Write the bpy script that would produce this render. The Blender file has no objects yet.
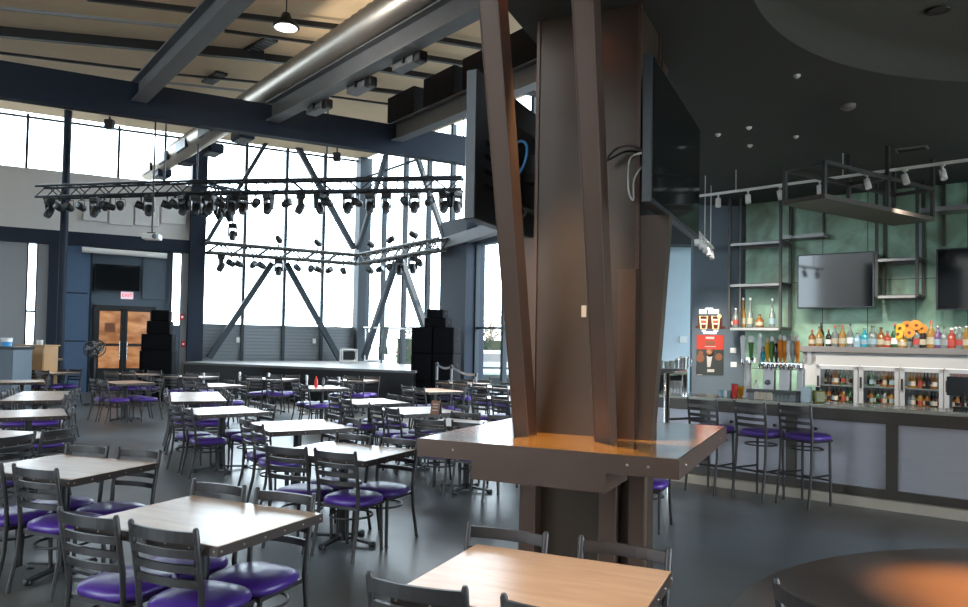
import bpy, bmesh, math, random
from mathutils import Vector, Matrix
random.seed(7)
PI = math.pi
C = bpy.context.scene.collection
# ------------------------------------------------------------------ camera
F, H, PITCH, ROLL = 750.0, 1.70, 0.03, 0.018
CY0 = 319.0
CAM_R = Matrix.Rotation(PI/2+PITCH, 3, 'X') @ Matrix.Rotation(ROLL, 3, 'Z')
EYE = Vector((0, 0, H))
def ray(px, py):
    return CAM_R @ Vector(((px-484)/F, -(py-CY0)/F, -1.0))
def P(px, py, z):                       # a point of the photo at a known height
    r = ray(px, py); return EYE + r*((z-H)/r.z)
def PD(px, py, d):                      # ... at a known distance into the room
    r = ray(px, py); return EYE + r*(d/r.y)
def PW(px, py, p0, e):                  # ... on an upright plane through p0 along e
    r = ray(px, py); n = Vector((-e[1], e[0], 0))
    return EYE + r*((Vector((p0[0], p0[1], 0))-Vector((0, 0, 0))).dot(n)/r.dot(n))
def horizon(px): return 341.5 + 0.018*(px-484)
def XY(px, d):
    q = PD(px, horizon(px), d); return q.x
cam = bpy.data.cameras.new('camera'); camo = bpy.data.objects.new('camera', cam); C.objects.link(camo)
camo.location = EYE; camo.rotation_euler = CAM_R.to_euler()
cam.sensor_width = 36; cam.lens = F/968*36; cam.shift_y = (CY0-303.5)/968; cam.clip_start = .05; cam.clip_end = 500
sc = bpy.context.scene; sc.camera = camo
vs = sc.view_settings; vs.view_transform = 'Standard'; vs.look = 'None'; vs.gamma = 1; vs.exposure = .75
sc.cycles.use_denoising = True; sc.cycles.max_bounces = 8; sc.cycles.diffuse_bounces = 6
sc.cycles.glossy_bounces = 4; sc.cycles.transparent_max_bounces = 12; sc.cycles.sample_clamp_indirect = 6
sc.cycles.caustics_reflective = False; sc.cycles.caustics_refractive = False
# ------------------------------------------------------------------ materials
def new_mat(name):
    m = bpy.data.materials.new(name); m.use_nodes = True
    return m, m.node_tree.nodes, m.node_tree.links, m.node_tree.nodes['Principled BSDF']
def mat(name, col, rough=.5, metal=0, emit=None, es=0, alpha=1, coat=0, noise=0, nscale=6, stretch=(1, 1, 1), spec=None, trans=0):
    m, N, L, b = new_mat(name)
    b.inputs['Base Color'].default_value = (*col, 1); b.inputs['Roughness'].default_value = rough
    b.inputs['Metallic'].default_value = metal; b.inputs['Coat Weight'].default_value = coat
    b.inputs['Coat Roughness'].default_value = .12
    if spec is not None: b.inputs['Specular IOR Level'].default_value = spec
    if trans: b.inputs['Transmission Weight'].default_value = trans
    if emit: b.inputs['Emission Color'].default_value = (*emit, 1); b.inputs['Emission Strength'].default_value = es
    if alpha < 1: b.inputs['Alpha'].default_value = alpha
    if noise:
        tc = N.new('ShaderNodeTexCoord'); mp = N.new('ShaderNodeMapping'); nz = N.new('ShaderNodeTexNoise')
        mp.inputs['Scale'].default_value = stretch; nz.inputs['Scale'].default_value = nscale; nz.inputs['Detail'].default_value = 5
        mx = N.new('ShaderNodeMixRGB'); mx.blend_type = 'MIX'
        mx.inputs[1].default_value = (*[max(0, c*(1-noise)) for c in col], 1)
        mx.inputs[2].default_value = (*[min(1, c*(1+noise)) for c in col], 1)
        L.new(tc.outputs['Object'], mp.inputs[0]); L.new(mp.outputs[0], nz.inputs['Vector'])
        L.new(nz.outputs['Fac'], mx.inputs[0]); L.new(mx.outputs[0], b.inputs['Base Color'])
    return m
def wood(name, c1, c2, rough, scale=(2, 26, 26), coat=0, spec=.5, crough=.1, cior=2.05):
    m, N, L, b = new_mat(name)
    tc = N.new('ShaderNodeTexCoord'); mp = N.new('ShaderNodeMapping'); nz = N.new('ShaderNodeTexNoise')
    mp.inputs['Scale'].default_value = scale; nz.inputs['Scale'].default_value = 1.3; nz.inputs['Detail'].default_value = 7; nz.inputs['Distortion'].default_value = .6
    cr = N.new('ShaderNodeValToRGB'); cr.color_ramp.elements[0].position = .3; cr.color_ramp.elements[1].position = .72
    cr.color_ramp.elements[0].color = (*c1, 1); cr.color_ramp.elements[1].color = (*c2, 1)
    L.new(tc.outputs['Object'], mp.inputs[0]); L.new(mp.outputs[0], nz.inputs['Vector']); L.new(nz.outputs['Fac'], cr.inputs[0])
    L.new(cr.outputs[0], b.inputs['Base Color']); b.inputs['Roughness'].default_value = rough
    b.inputs['Coat Weight'].default_value = coat; b.inputs['Coat Roughness'].default_value = crough; b.inputs['Coat IOR'].default_value = cior; b.inputs['Specular IOR Level'].default_value = spec
    return m
def floor_mat(name, c1, c2, rough):
    m, N, L, b = new_mat(name)
    tc = N.new('ShaderNodeTexCoord'); nz = N.new('ShaderNodeTexNoise'); nz.inputs['Scale'].default_value = .5; nz.inputs['Detail'].default_value = 5; nz.inputs['Distortion'].default_value = 1.2
    cr = N.new('ShaderNodeValToRGB'); cr.color_ramp.elements[0].position = .32; cr.color_ramp.elements[1].position = .7
    cr.color_ramp.elements[0].color = (*c1, 1); cr.color_ramp.elements[1].color = (*c2, 1)
    n2 = N.new('ShaderNodeTexNoise'); n2.inputs['Scale'].default_value = 5; n2.inputs['Detail'].default_value = 4
    mr = N.new('ShaderNodeMapRange'); mr.inputs[3].default_value = rough*.94; mr.inputs[4].default_value = rough*1.06
    L.new(tc.outputs['Object'], nz.inputs['Vector']); L.new(tc.outputs['Object'], n2.inputs['Vector'])
    L.new(nz.outputs['Fac'], cr.inputs[0]); L.new(cr.outputs[0], b.inputs['Base Color'])
    b.inputs['Specular IOR Level'].default_value = .65; L.new(n2.outputs['Fac'], mr.inputs[0]); L.new(mr.outputs[0], b.inputs['Roughness'])
    return m
def tiles_mat(name, c1, c2, cm, w, h, rough=.4, metal=0):   # panels laid in a grid with dark seams
    m, N, L, b = new_mat(name)
    tc = N.new('ShaderNodeTexCoord'); br = N.new('ShaderNodeTexBrick'); br.offset = 0
    br.inputs['Scale'].default_value = 1; br.inputs['Mortar Size'].default_value = .006; br.inputs['Brick Width'].default_value = w; br.inputs['Row Height'].default_value = h
    br.inputs['Color1'].default_value = (*c1, 1); br.inputs['Color2'].default_value = (*c2, 1); br.inputs['Mortar'].default_value = (*cm, 1)
    nz = N.new('ShaderNodeTexNoise'); nz.inputs['Scale'].default_value = 2.2; nz.inputs['Detail'].default_value = 9; nz.inputs['Distortion'].default_value = .8
    cr = N.new('ShaderNodeValToRGB'); cr.color_ramp.elements[0].position = .3; cr.color_ramp.elements[1].position = .72
    cr.color_ramp.elements[0].color = (.42, .33, .24, 1); cr.color_ramp.elements[1].color = (1.25, 1.3, 1.25, 1)
    mx = N.new('ShaderNodeMixRGB'); mx.blend_type = 'MULTIPLY'; mx.inputs[0].default_value = .9
    L.new(tc.outputs['UV'], br.inputs['Vector']); L.new(tc.outputs['Object'], nz.inputs['Vector']); L.new(nz.outputs['Fac'], cr.inputs[0])
    L.new(br.outputs['Color'], mx.inputs[1]); L.new(cr.outputs[0], mx.inputs[2]); L.new(mx.outputs[0], b.inputs['Base Color'])
    b.inputs['Roughness'].default_value = rough; b.inputs['Metallic'].default_value = metal
    return m
def duct_mat(name):
    m, N, L, b = new_mat(name)
    b.inputs['Base Color'].default_value = (.46, .41, .35, 1); b.inputs['Metallic'].default_value = .85; b.inputs['Roughness'].default_value = .42
    return m
def slat_mat(name, col, per_m, rough=.4):    # fine horizontal slats
    m, N, L, b = new_mat(name)
    tc = N.new('ShaderNodeTexCoord'); wv = N.new('ShaderNodeTexWave'); wv.bands_direction = 'Z'; wv.inputs['Scale'].default_value = per_m/6.283*2
    bp = N.new('ShaderNodeBump'); bp.inputs['Strength'].default_value = .6; bp.inputs['Distance'].default_value = .01
    L.new(tc.outputs['Object'], wv.inputs['Vector']); L.new(wv.outputs['Fac'], bp.inputs['Height']); L.new(bp.outputs[0], b.inputs['Normal'])
    b.inputs['Base Color'].default_value = (*col, 1); b.inputs['Roughness'].default_value = rough
    return m
def glass_mat(name, tint=(1, 1, 1), refl=.12):    # thin pane: mostly clear, a mirror share that grows at grazing angles
    m = bpy.data.materials.new(name); m.use_nodes = True; N, L = m.node_tree.nodes, m.node_tree.links; N.clear()
    o = N.new('ShaderNodeOutputMaterial'); t = N.new('ShaderNodeBsdfTransparent'); g = N.new('ShaderNodeBsdfGlossy'); mx = N.new('ShaderNodeMixShader'); lw = N.new('ShaderNodeLayerWeight'); fr = N.new('ShaderNodeMath'); pw = N.new('ShaderNodeMath')
    t.inputs[0].default_value = (*tint, 1); g.inputs['Roughness'].default_value = .03; lw.inputs[0].default_value = .5; pw.operation = 'POWER'; pw.inputs[1].default_value = 5; fr.operation = 'MULTIPLY_ADD'; fr.inputs[1].default_value = .8; fr.inputs[2].default_value = .04; L.new(lw.outputs['Facing'], pw.inputs[0]); L.new(pw.outputs[0], fr.inputs[0])
    L.new(fr.outputs[0], mx.inputs[0]); L.new(t.outputs[0], mx.inputs[1]); L.new(g.outputs[0], mx.inputs[2]); L.new(mx.outputs[0], o.inputs[0])
    return m
def amber():     # lit lobby seen through the door glass
    m, N, L, b = new_mat('amber_glass')
    tc = N.new('ShaderNodeTexCoord'); mp = N.new('ShaderNodeMapping'); mp.inputs['Scale'].default_value = (1.2, 1.2, 3); nz = N.new('ShaderNodeTexNoise'); nz.inputs['Scale'].default_value = 1.6; nz.inputs['Detail'].default_value = 6
    cr = N.new('ShaderNodeValToRGB'); cr.color_ramp.elements[0].position = .35; cr.color_ramp.elements[1].position = .75; cr.color_ramp.elements[0].color = (.34, .12, .035, 1); cr.color_ramp.elements[1].color = (1, .52, .24, 1)
    L.new(tc.outputs['Object'], mp.inputs[0]); L.new(mp.outputs[0], nz.inputs['Vector']); L.new(nz.outputs['Fac'], cr.inputs[0]); L.new(cr.outputs[0], b.inputs['Emission Color']); b.inputs['Emission Strength'].default_value = .42
    b.inputs['Base Color'].default_value = (.12, .06, .03, 1); b.inputs['Roughness'].default_value = .2
    return m
M = dict(
 floor=floor_mat('polished_concrete', (.105, .088, .074), (.145, .17, .185), .31),
 inlay=floor_mat('stained_concrete', (.085, .05, .03), (.15, .09, .05), .33),
 ceil=mat('ceiling_deck', (.73, .555, .365), .7, noise=.12, nscale=1.5),
 soffit=mat('charcoal_paint', (.055, .061, .056), .75, noise=.1, nscale=2),
 coffer=mat('olive_black_paint', (.06, .057, .042), .7),
 white=mat('white_paint', (.72, .69, .66), .7, noise=.04, nscale=2), acoustic=mat('acoustic_cloth', (.78, .76, .74), .85),
 navy=mat('navy_steel', (.013, .021, .038), .5, spec=.25), navy2=mat('navy_panel', (.06, .11, .19), .5, noise=.1), bluegrey=mat('blue_grey_paint', (.10, .135, .17), .6, noise=.06),
 slate=mat('slate_paint', (.13, .165, .20), .55, noise=.08), paleblue=mat('pale_blue_paint', (.55, .66, .72), .5, noise=.05),
 greywall=mat('grey_paint', (.30, .31, .32), .6), beamgrey=mat('grey_steel', (.17, .175, .185), .45, .2, noise=.1, nscale=3), mull=mat('grey_aluminium', (.045, .055, .065), .55, spec=.2),
 black=mat('black_powdercoat', (.012, .012, .013), .4), spk=mat('speaker_black', (.004, .004, .005), .9, spec=.08), blackm=mat('black_rubber', (.012, .012, .013), .9, spec=.15), gun=mat('gunmetal', (.05, .045, .045), .36, .5),
 vinyl=mat('purple_vinyl', (.085, .03, .27), .32, spec=.6), bronze=mat('bronze_steel', (.105, .061, .043), .40, .3, noise=.18, nscale=4),
 bronzed=mat('dark_bronze_sheet', (.068, .045, .031), .38, .3, noise=.2, nscale=3), bronzef=mat('bronze_flange', (.15, .105, .085), .42, .4, noise=.1),
 top=wood('table_laminate', (.62, .365, .215), (.76, .49, .31), .35, (2, 14, 14), coat=1, crough=.27), edge=mat('dark_edge', (.06, .045, .04), .4, .3), steel=mat('stainless', (.62, .62, .62), .25, 1),
 comm=wood('orange_wood', (.50, .21, .035), (.66, .32, .07), .22, (3, 20, 20), coat=1, crough=.15, cior=1.5), chrome=mat('chrome', (.8, .8, .8), .12, 1),
 brass=mat('rivet', (.4, .33, .27), .4, 1), stagetop=mat('stage_deck', (.17, .17, .165), .4), slat=slat_mat('grey_slats', (.17, .185, .20), 9),
 doorgl=amber(), screen=mat('black_screen', (.006, .008, .010), .07, spec=.6), tvbody=mat('tv_plastic', (.02, .025, .032), .35),
 bar=mat('bar_frame_brown', (.075, .062, .052), .4, .3, noise=.12), barpanel=mat('zinc_panel', (.50, .49, .54), .38, .25, noise=.1, nscale=3, stretch=(1, 1, 6)), bartop=mat('grey_stone', (.44, .44, .37), .14, noise=.25, nscale=14),
 kerb=mat('pale_kerb', (.62, .53, .43), .7, noise=.1), shelfgrey=mat('shelf_laminate', (.19, .175, .17), .5), fridge=mat('fridge_white', (.46, .45, .44), .45), fridgein=mat('fridge_liner', (.12, .14, .14), .5, emit=(.8, .9, .95), es=.015),  # fridge liner has a faint glow of its own, standing for interior light
 frame=mat('dark_shelf_steel', (.05, .047, .045), .45, .4), shelfst=mat('raw_steel', (.30, .29, .285), .4, .5), sprayw=mat('white_metal', (.82, .8, .77), .4),
 green=tiles_mat('green_copper_panels', (.31, .50, .385), (.20, .33, .25), (.03, .06, .04), .62, 1.35, .38, .1),
 glass=glass_mat('clear_glass'), duct=duct_mat('spiral_duct'), red=mat('red', (.75, .03, .02), .5), alu=mat('brushed_aluminium', (.42, .42, .43), .5, .2), redlit=mat('lit_red', (.7, .02, .05), .5, emit=(1, .01, .06), es=.55), signw=mat('lit_sign_face', (.8, .7, .75), .5, emit=(1, .72, .80), es=.28),
 neonw=mat('lit_white_letters', (.9, .9, .9), .5, emit=(1, 1, 1), es=1.2), neony=mat('lit_amber_tube', (.9, .6, .2), .5, emit=(1, .72, .35), es=.9), neonr=mat('lit_red_tube', (.9, .1, .05), .5, emit=(1, .05, .05), es=.8), neond=mat('sign_backing', (.14, .03, .02), .4),
 posterr=mat('poster_red', (.58, .045, .02), .5), posterd=mat('poster_dark', (.035, .04, .035), .5), posters=mat('poster_skin', (.45, .2, .11), .5), posterg=mat('poster_pale', (.6, .55, .5), .5), poster_o=mat('poster_rust', (.25, .09, .04), .5),
 paper=mat('paper', (.8, .8, .78), .6), woodbox=mat('plywood', (.50, .30, .14), .5, noise=.12), blueplastic=mat('blue_plastic', (.06, .28, .6), .3), lampglow=mat('lamp_lens', (.9, .9, .85), .3, emit=(1, .97, .9), es=.7),
 warmglow=mat('warm_lamp_lens', (.9, .5, .2), .3, emit=(1, .5, .15), es=2.5), asphalt=mat('paving', (.12, .115, .10), .9, noise=.1), leaf=mat('leaf', (.022, .032, .014), .8, noise=.3, nscale=4), bark=mat('bark', (.2, .15, .11), .9), redleaf=mat('red_leaf', (.06, .016, .012), .8, noise=.3),
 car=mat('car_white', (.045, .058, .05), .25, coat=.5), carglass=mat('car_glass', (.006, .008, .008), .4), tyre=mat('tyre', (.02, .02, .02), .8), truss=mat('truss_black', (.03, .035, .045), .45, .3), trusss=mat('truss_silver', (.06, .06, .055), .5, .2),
 lens=mat('light_lens', (.15, .18, .22), .1, .3), cloth=mat('grey_green_cloth', (.18, .22, .22), .9), petal=mat('orange_petal', (.72, .22, .015), .7), petal2=mat('yellow_petal', (.72, .38, .02), .7), seedhead=mat('brown_seed_head', (.16, .05, .02), .8), stem=mat('green_stem', (.08, .2, .04), .7),
 label=mat('cream_label', (.42, .37, .27), .6), bluelbl=mat('blue_label', (.25, .36, .42), .5), redlbl=mat('red_label', (.38, .05, .04), .5), cap=mat('bottle_cap', (.05, .04, .04), .4), redcap=mat('red_cap', (.5, .05, .05), .4),
)
def bottle_glass(n, c): return mat(n, c, .12, spec=.7)
for n, c in dict(amber=(.22, .09, .025), dark=(.02, .014, .012), clear=(.16, .19, .18), greenb=(.03, .10, .04), blueb=(.25, .42, .55), tealb=(.02, .30, .40), purpleb=(.13, .06, .16), redb=(.35, .05, .03), gold=(.30, .16, .04)).items():
    M[n] = bottle_glass('bottle_'+n, c)
# ------------------------------------------------------------------ mesh builder
class MB:
    def __init__(s): s.v, s.f, s.m, s.sm, s.cur = [], [], [], [], 0
    def add(s, vs, fs, smooth=False):
        o = len(s.v); s.v += [tuple(x) for x in vs]
        for f in fs: s.f.append([o+i for i in f]); s.m.append(s.cur); s.sm.append(smooth)
        return s
    def hexa(s, p):     # eight corners: bottom loop, top loop
        return s.add(p, [(3, 2, 1, 0), (4, 5, 6, 7), (0, 1, 5, 4), (1, 2, 6, 5), (2, 3, 7, 6), (3, 0, 4, 7)])
    def box(s, c, d, rz=0):
        c = Vector(c); hx, hy, hz = d[0]/2, d[1]/2, d[2]/2; cs, sn = math.cos(rz), math.sin(rz)
        return s.hexa([c+Vector((x*cs-y*sn, x*sn+y*cs, z)) for z in (-hz, hz) for x, y in ((-hx, -hy), (hx, -hy), (hx, hy), (-hx, hy))])
    def fbox(s, o, ex, ey, x0, x1, y0, y1, z0, z1):   # box in a local upright frame
        o, ex, ey = Vector(o), Vector(ex), Vector(ey)
        return s.hexa([o+ex*x+ey*y+Vector((0, 0, z)) for z in (z0, z1) for x, y in ((x0, y0), (x1, y0), (x1, y1), (x0, y1))])
    def bar(s, a, b, w, h=None, up=(0, 0, 1)):        # rectangular bar from a to b
        a, b = Vector(a), Vector(b); h = h or w; t = (b-a).normalized(); u = Vector(up)
        if abs(t.dot(u)) > .95: u = Vector((0, 1, 0))
        x = t.cross(u).normalized(); y = x.cross(t).normalized()
        return s.hexa([q+x*i*w/2+y*j*h/2 for q in (a, b) for i, j in ((-1, -1), (1, -1), (1, 1), (-1, 1))])
    def tube(s, pts, r, n=8, closed=False, caps=True):
        pts = [Vector(p) for p in pts]; k = len(pts); rs = r if isinstance(r, (list, tuple)) else [r]*k; rings = []; ref = None
        for i, p in enumerate(pts):
            a = pts[i-1] if (i or closed) else p; b = pts[(i+1) % k] if (i < k-1 or closed) else p
            t = (b-a).normalized()
            if ref is None: ref = Vector((0, 0, 1)) if abs(t.z) < .9 else Vector((1, 0, 0))
            x = t.cross(ref); x = x.normalized() if x.length > 1e-6 else t.orthogonal().normalized(); y = x.cross(t).normalized(); ref = y
            rings.append([p+(x*math.cos(2*PI*j/n)+y*math.sin(2*PI*j/n))*rs[i] for j in range(n)])
        o = [v for rg in rings for v in rg]; fs = []
        for i in range(k if closed else k-1):
            for j in range(n):
                a, b = i*n+j, i*n+(j+1) % n; c, d = ((i+1) % k)*n+(j+1) % n, ((i+1) % k)*n+j
                fs.append((a, b, c, d))
        s.add(o, fs, True)
        if caps and not closed:
            s.add(rings[0], [tuple(range(n))]); s.add(rings[-1], [tuple(range(n))[::-1]])
        return s
    def lathe(s, prof, c=(0, 0, 0), n=16, mtx=None, caps=True):
        c = Vector(c); o = []
        for r, z in prof:
            for j in range(n):
                v = Vector((r*math.cos(2*PI*j/n), r*math.sin(2*PI*j/n), z))
                o.append((mtx @ v if mtx else v)+c)
        fs = [(i*n+j, i*n+(j+1) % n, (i+1)*n+(j+1) % n, (i+1)*n+j) for i in range(len(prof)-1) for j in range(n)]
        s.add(o, fs, True)
        if not caps: return s
        if prof[0][0] > 1e-5: s.add(o[:n], [tuple(range(n))[::-1]])
        if prof[-1][0] > 1e-5: s.add(o[-n:], [tuple(range(n))])
        return s
    def prism(s, poly, z0, z1):
        n = len(poly); a = [(p[0], p[1], z0) for p in poly]+[(p[0], p[1], z1) for p in poly]
        return s.add(a, [tuple(range(n))[::-1], tuple(range(n, 2*n))]+[(i, (i+1) % n, n+(i+1) % n, n+i) for i in range(n)])
    def build(s, name, mats, parent=None, bevel=0, seg=1, uv=None):
        me = bpy.data.meshes.new(name); me.from_pydata(s.v, [], s.f)
        for m in (mats if isinstance(mats, (list, tuple)) else [mats]): me.materials.append(M[m] if isinstance(m, str) else m)
        me.polygons.foreach_set('material_index', s.m); me.polygons.foreach_set('use_smooth', s.sm)
        bm = bmesh.new(); bm.from_mesh(me); bmesh.ops.recalc_face_normals(bm, faces=bm.faces[:])
        if bevel: bmesh.ops.bevel(bm, geom=bm.edges[:], offset=bevel, segments=seg, affect='EDGES', profile=.5)
        bm.to_mesh(me); bm.free()
        if uv:
            e = Vector(uv); l = me.uv_layers.new(name='UVMap')
            for lp in me.loops:
                co = me.vertices[lp.vertex_index].co; l.data[lp.index].uv = (co.dot(e), co.z)
        me.update(); o = bpy.data.objects.new(name, me); C.objects.link(o)
        if parent is not None: o.parent = parent
        return o
def tag(o, label=None, cat=None, group=None, kind=None):
    if label: o['label'] = label
    if cat: o['category'] = cat
    if group: o['group'] = group
    if kind: o['kind'] = kind
    return o
def empty(name, loc, rz=0, label=None, cat=None, group=None):
    o = bpy.data.objects.new(name, None); C.objects.link(o); o.location = loc; o.rotation_euler = (0, 0, rz); o.empty_display_size = .1
    return tag(o, label, cat, group)
def struct(name, mb, m, label=None, cat=None, **k):
    return tag(mb.build(name, m, **k), label, cat, None, 'structure')
def copy_tree(o, parent=None):
    c = o.copy(); C.objects.link(c)
    if parent is not None: c.parent = parent
    for ch in list(o.children): copy_tree(ch, c)
    return c
def text_mesh(mb, txt, o, ex, ez, size):     # lettering laid on an upright face
    cu = bpy.data.curves.new('t', 'FONT'); cu.body = txt; cu.size = size; cu.align_x = 'CENTER'; cu.align_y = 'CENTER'; cu.extrude = .004
    ob = bpy.data.objects.new('t', cu); C.objects.link(ob); bpy.context.view_layer.update()
    me = ob.to_mesh(); ex, ez, o = Vector(ex), Vector(ez), Vector(o); ny = ex.cross(ez)
    vs_ = [o+ex*v.co.x+ez*v.co.y+ny*v.co.z for v in me.vertices]; fs = [tuple(p.vertices) for p in me.polygons]
    ob.to_mesh_clear(); bpy.data.objects.remove(ob); bpy.data.curves.remove(cu)
    mb.add(vs_, fs)
UP = Vector((0, 0, 1))
ORD = ['first', 'second', 'third', 'fourth', 'fifth', 'sixth', 'seventh', 'eighth', 'ninth', 'tenth', 'eleventh', 'twelfth', 'thirteenth', 'fourteenth', 'fifteenth', 'sixteenth', 'seventeenth', 'eighteenth', 'nineteenth', 'twentieth', 'twenty-first', 'twenty-second', 'twenty-third', 'twenty-fourth', 'twenty-fifth', 'twenty-sixth']
SKY, SUN, TRK = 6.0, 3.0, 95
# ------------------------------------------------------------------ the hall: plan
def V2(x, y): return Vector((x, y, 0))
W0 = V2(XY(195, 23.5), 23.5)                     # dark column between wall and stage windows
EA = Vector((math.cos(math.radians(29)), math.sin(math.radians(29)), 0))      # along the left wall and stage windows
NA = Vector((EA.y, -EA.x, 0))                                                  # towards the room
def onA(px, py, off=0): return PW(px, py, W0+NA*off, EA)
def tA(px, off=0): return (onA(px, horizon(px), off)-W0-NA*off).dot(EA)
tC = tA(359.5); CN = W0+EA*tC                    # corner of the window walls
EB = V2(XY(460, 21.2), 21.2)-CN; EB.normalize(); NB = Vector((EB.y, -EB.x, 0))
def tB(px, off=0): return (PW(px, horizon(px), CN+NB*off, EB)-CN-NB*off).dot(EB)
def onB(px, py, off=0): return PW(px, py, CN+NB*off, EB)
CEIL = 8.0; UPL = []
OB = V2(4.21, 12.1); E1 = Vector((.78, -.625, 0)).normalized(); N1 = Vector((-E1.y*-1, 0, 0))
N1 = Vector((E1.y, -E1.x, 0))                    # from the green wall towards the room
def BW(s, k, z): return OB+E1*s+N1*k+UP*z
def bs(px, k=0): return (PW(px, horizon(px), OB+N1*k, E1)-OB).dot(E1)
def bz(px, py, k=0): return PW(px, py, OB+N1*k, E1).z
# floor
struct('floor', MB().box((-3, 11, -.05), (44, 34, .1)), 'floor')
FC = Vector((4.25, 3.5, 0))
struct('floor_inlay', MB().lathe([(2.98, 0), (2.98, .004), (0, .004)], FC, 96), 'inlay', 'round rust brown stained circle set into the dark floor by the bar', 'floor inlay')
# hall ceiling and its long seams
cpl = W0-EA*13.5; cpr = CN+EB*22; struct('ceiling', MB().prism([(cpl.x, -3), (cpr.x+2, -3), (cpr.x, cpr.y), (CN.x, CN.y), (cpl.x, cpl.y)], CEIL, CEIL+.2), 'ceil')
# soffit over the bar with a round coffer
bnd = [(-3.2, -3.6), (-1.6, .6), (-.55, 3.6), (.13, 5.15), (.42, 5.85), (1.0, 7.2), (1.7, 9), (2.2, 11.2), (2.3, 13.4), (5.2, 13.4), (10.5, 8.2), (10.5, -3.6)]
def soffit():
    me = bpy.data.meshes.new('ceiling_soffit'); bm = bmesh.new()
    def loop(pts, z):
        v = [bm.verts.new((x, y, z)) for x, y in pts]; return v, [bm.edges.new((v[i], v[(i+1) % len(v)])) for i in range(len(v))]
    circ = [(FC.x+2.87*math.cos(2*PI*i/96), FC.y+2.87*math.sin(2*PI*i/96)) for i in range(96)]
    fine = []
    for i, (x, y) in enumerate(bnd): fine.append((x, y))
    v1, e1 = loop(fine, 4.0); v2, e2 = loop(circ, 4.0)
    bmesh.ops.triangle_fill(bm, edges=e1+e2, use_beauty=True)
    top = [bm.verts.new((v.co.x, v.co.y, CEIL)) for v in v1]
    for i in range(len(v1)): bm.faces.new((v1[i], v1[(i+1) % len(v1)], top[(i+1) % len(v1)], top[i]))
    bm.to_mesh(me); bm.free(); me.materials.append(M['soffit']); o = bpy.data.objects.new('ceiling_soffit', me); C.objects.link(o); o['kind'] = 'structure'
soffit()
struct('ceiling_coffer', MB().lathe([(2.87, 4.0), (2.87, 4.33), (0, 4.33)], FC, 96, caps=False), 'coffer')
# left wall: white upper wall over a dark band, panels below, clerestory above
def wall_piece(name, px0, px1, z0, z1, m, off=0, th=.2, **k):
    a, b = tA(px0, off), tA(px1, off)
    return struct(name, MB().fbox(W0, EA, NA, a, b, off-th, off, z0, z1), m, **k)
struct('wall_left', MB().fbox(W0, EA, NA, -13, 0, -.3, 0, 4.65, 6.42), 'white', 'long white upper wall with square acoustic panels left of the stage', 'wall')
struct('trim_1', MB().fbox(W0, EA, NA, -13, .1, -.3, .12, 4.28, 4.68), 'navy', 'dark steel band under the white upper wall', 'trim')
for i, (p0, p1, y0, y1) in enumerate([(79, 103, 203, 221), (105, 129, 204, 225), (131, 155, 205, 226), (157, 182, 207, 224)]):
    a, b = tA(p0), tA(p1); z1, z0 = onA((p0+p1)/2, y0).z, onA((p0+p1)/2, y1).z
    tag(MB().fbox(W0, EA, NA, a, b, .005, .10, z0, z1).build('sound_absorber', 'acoustic', bevel=.012), 'square white acoustic panel on the white upper wall, %s from the left' % ORD[i], 'acoustic panel', 'acoustic panels on the white wall')
def win_a(name, t0, t1, z0, z1, cols, rows, off, r, label, glass=True, w=.07):
    root = tag(MB().build(name, []), None, None, None, 'structure') if 0 else empty(name, (0, 0, 0), 0, label, 'window'); root['kind'] = 'structure'
    fr = MB()
    for t in cols: fr.fbox(W0, EA, NA, t-w/2, t+w/2, off-.12, off, z0, z1)
    for z in rows: fr.fbox(W0, EA, NA, t0, t1, off-.08, off-.02, z-.03, z+.03)
    fr.build('window_frame', 'mull', root)
    if glass: MB().fbox(W0, EA, NA, t0, t1, off-.065, off-.055, z0, z1).build('pane', 'glass', root)
    return root
win_a('window_1', -13, 0, 6.42, CEIL, [tA(p) for p in (20, 113, 160)], [onA(100, 126).z], -.05, 0, 'clerestory window above the white upper wall')
# lower left wall
wall_piece('wall_panel_grey', -260, 24, 0, 4.3, 'greywall', -.05, label='plain grey wall left of the bright slit window', cat='wall')
wall_piece('wall_panel_pale', 35, 46, 0, 4.3, 'greywall', -.04)
wall_piece('wall_pier', 46, 60, 0, 4.3, 'navy', .12)
wall_piece('wall_panel_blue', 59, 88, 0, 4.3, 'navy2', .06, label='deep blue panelled wall beside the double doors', cat='wall')
for y in (293, 341):
    z = onA(74, y).z; struct('trim_2', MB().fbox(W0, EA, NA, tA(60), tA(86), .06, .064, z-.02, z+.02), 'navy')
wall_piece('wall_recess', 86, 171, 0, 4.3, 'bluegrey', -.35, label='blue grey recessed wall with the double doors and television', cat='wall')
wall_piece('wall_panel_light', 141, 164, onA(150, 299).z, onA(150, 248).z, 'bluegrey', -.25, .1)
wall_piece('wall_jamb', 86, 90, 0, 4.3, 'navy', .0, .35)
wall_piece('wall_panel_taupe', 180, 192, 0, 4.3, 'greywall', -.02)
wall_piece('wall_sill', 24, 35, 0, onA(30, 346).z-.1, 'greywall', -.05)
wall_piece('wall_sill_right', 170, 181, 0, onA(175, 325).z, 'bluegrey', -.05)
win_a('window_2', tA(24), tA(35), onA(30, 346).z-.1, 4.3, [tA(24.5), tA(34.5)], [onA(30, 311).z], -.1, 0, 'narrow bright slit window at the far left', w=.05)
win_a('window_3', tA(170), tA(181), onA(175, 325).z, 4.3, [tA(170.5), tA(180.5)], [], -.1, 0, 'narrow bright slit window right of the double doors', w=.05)
# columns and posts
a = W0; struct('column_1', MB().fbox(W0, EA, NA, -.25, .2, -.3, .25, 0, CEIL), 'navy', 'dark navy column left of the stage windows', 'column')
q = XY(60.5, 21.0); struct('column_2', MB().tube([(q, 21, 0), (q, 21, CEIL)], .105, 14), 'navy', 'slim dark round post in front of the blue panelled wall', 'column')
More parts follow.
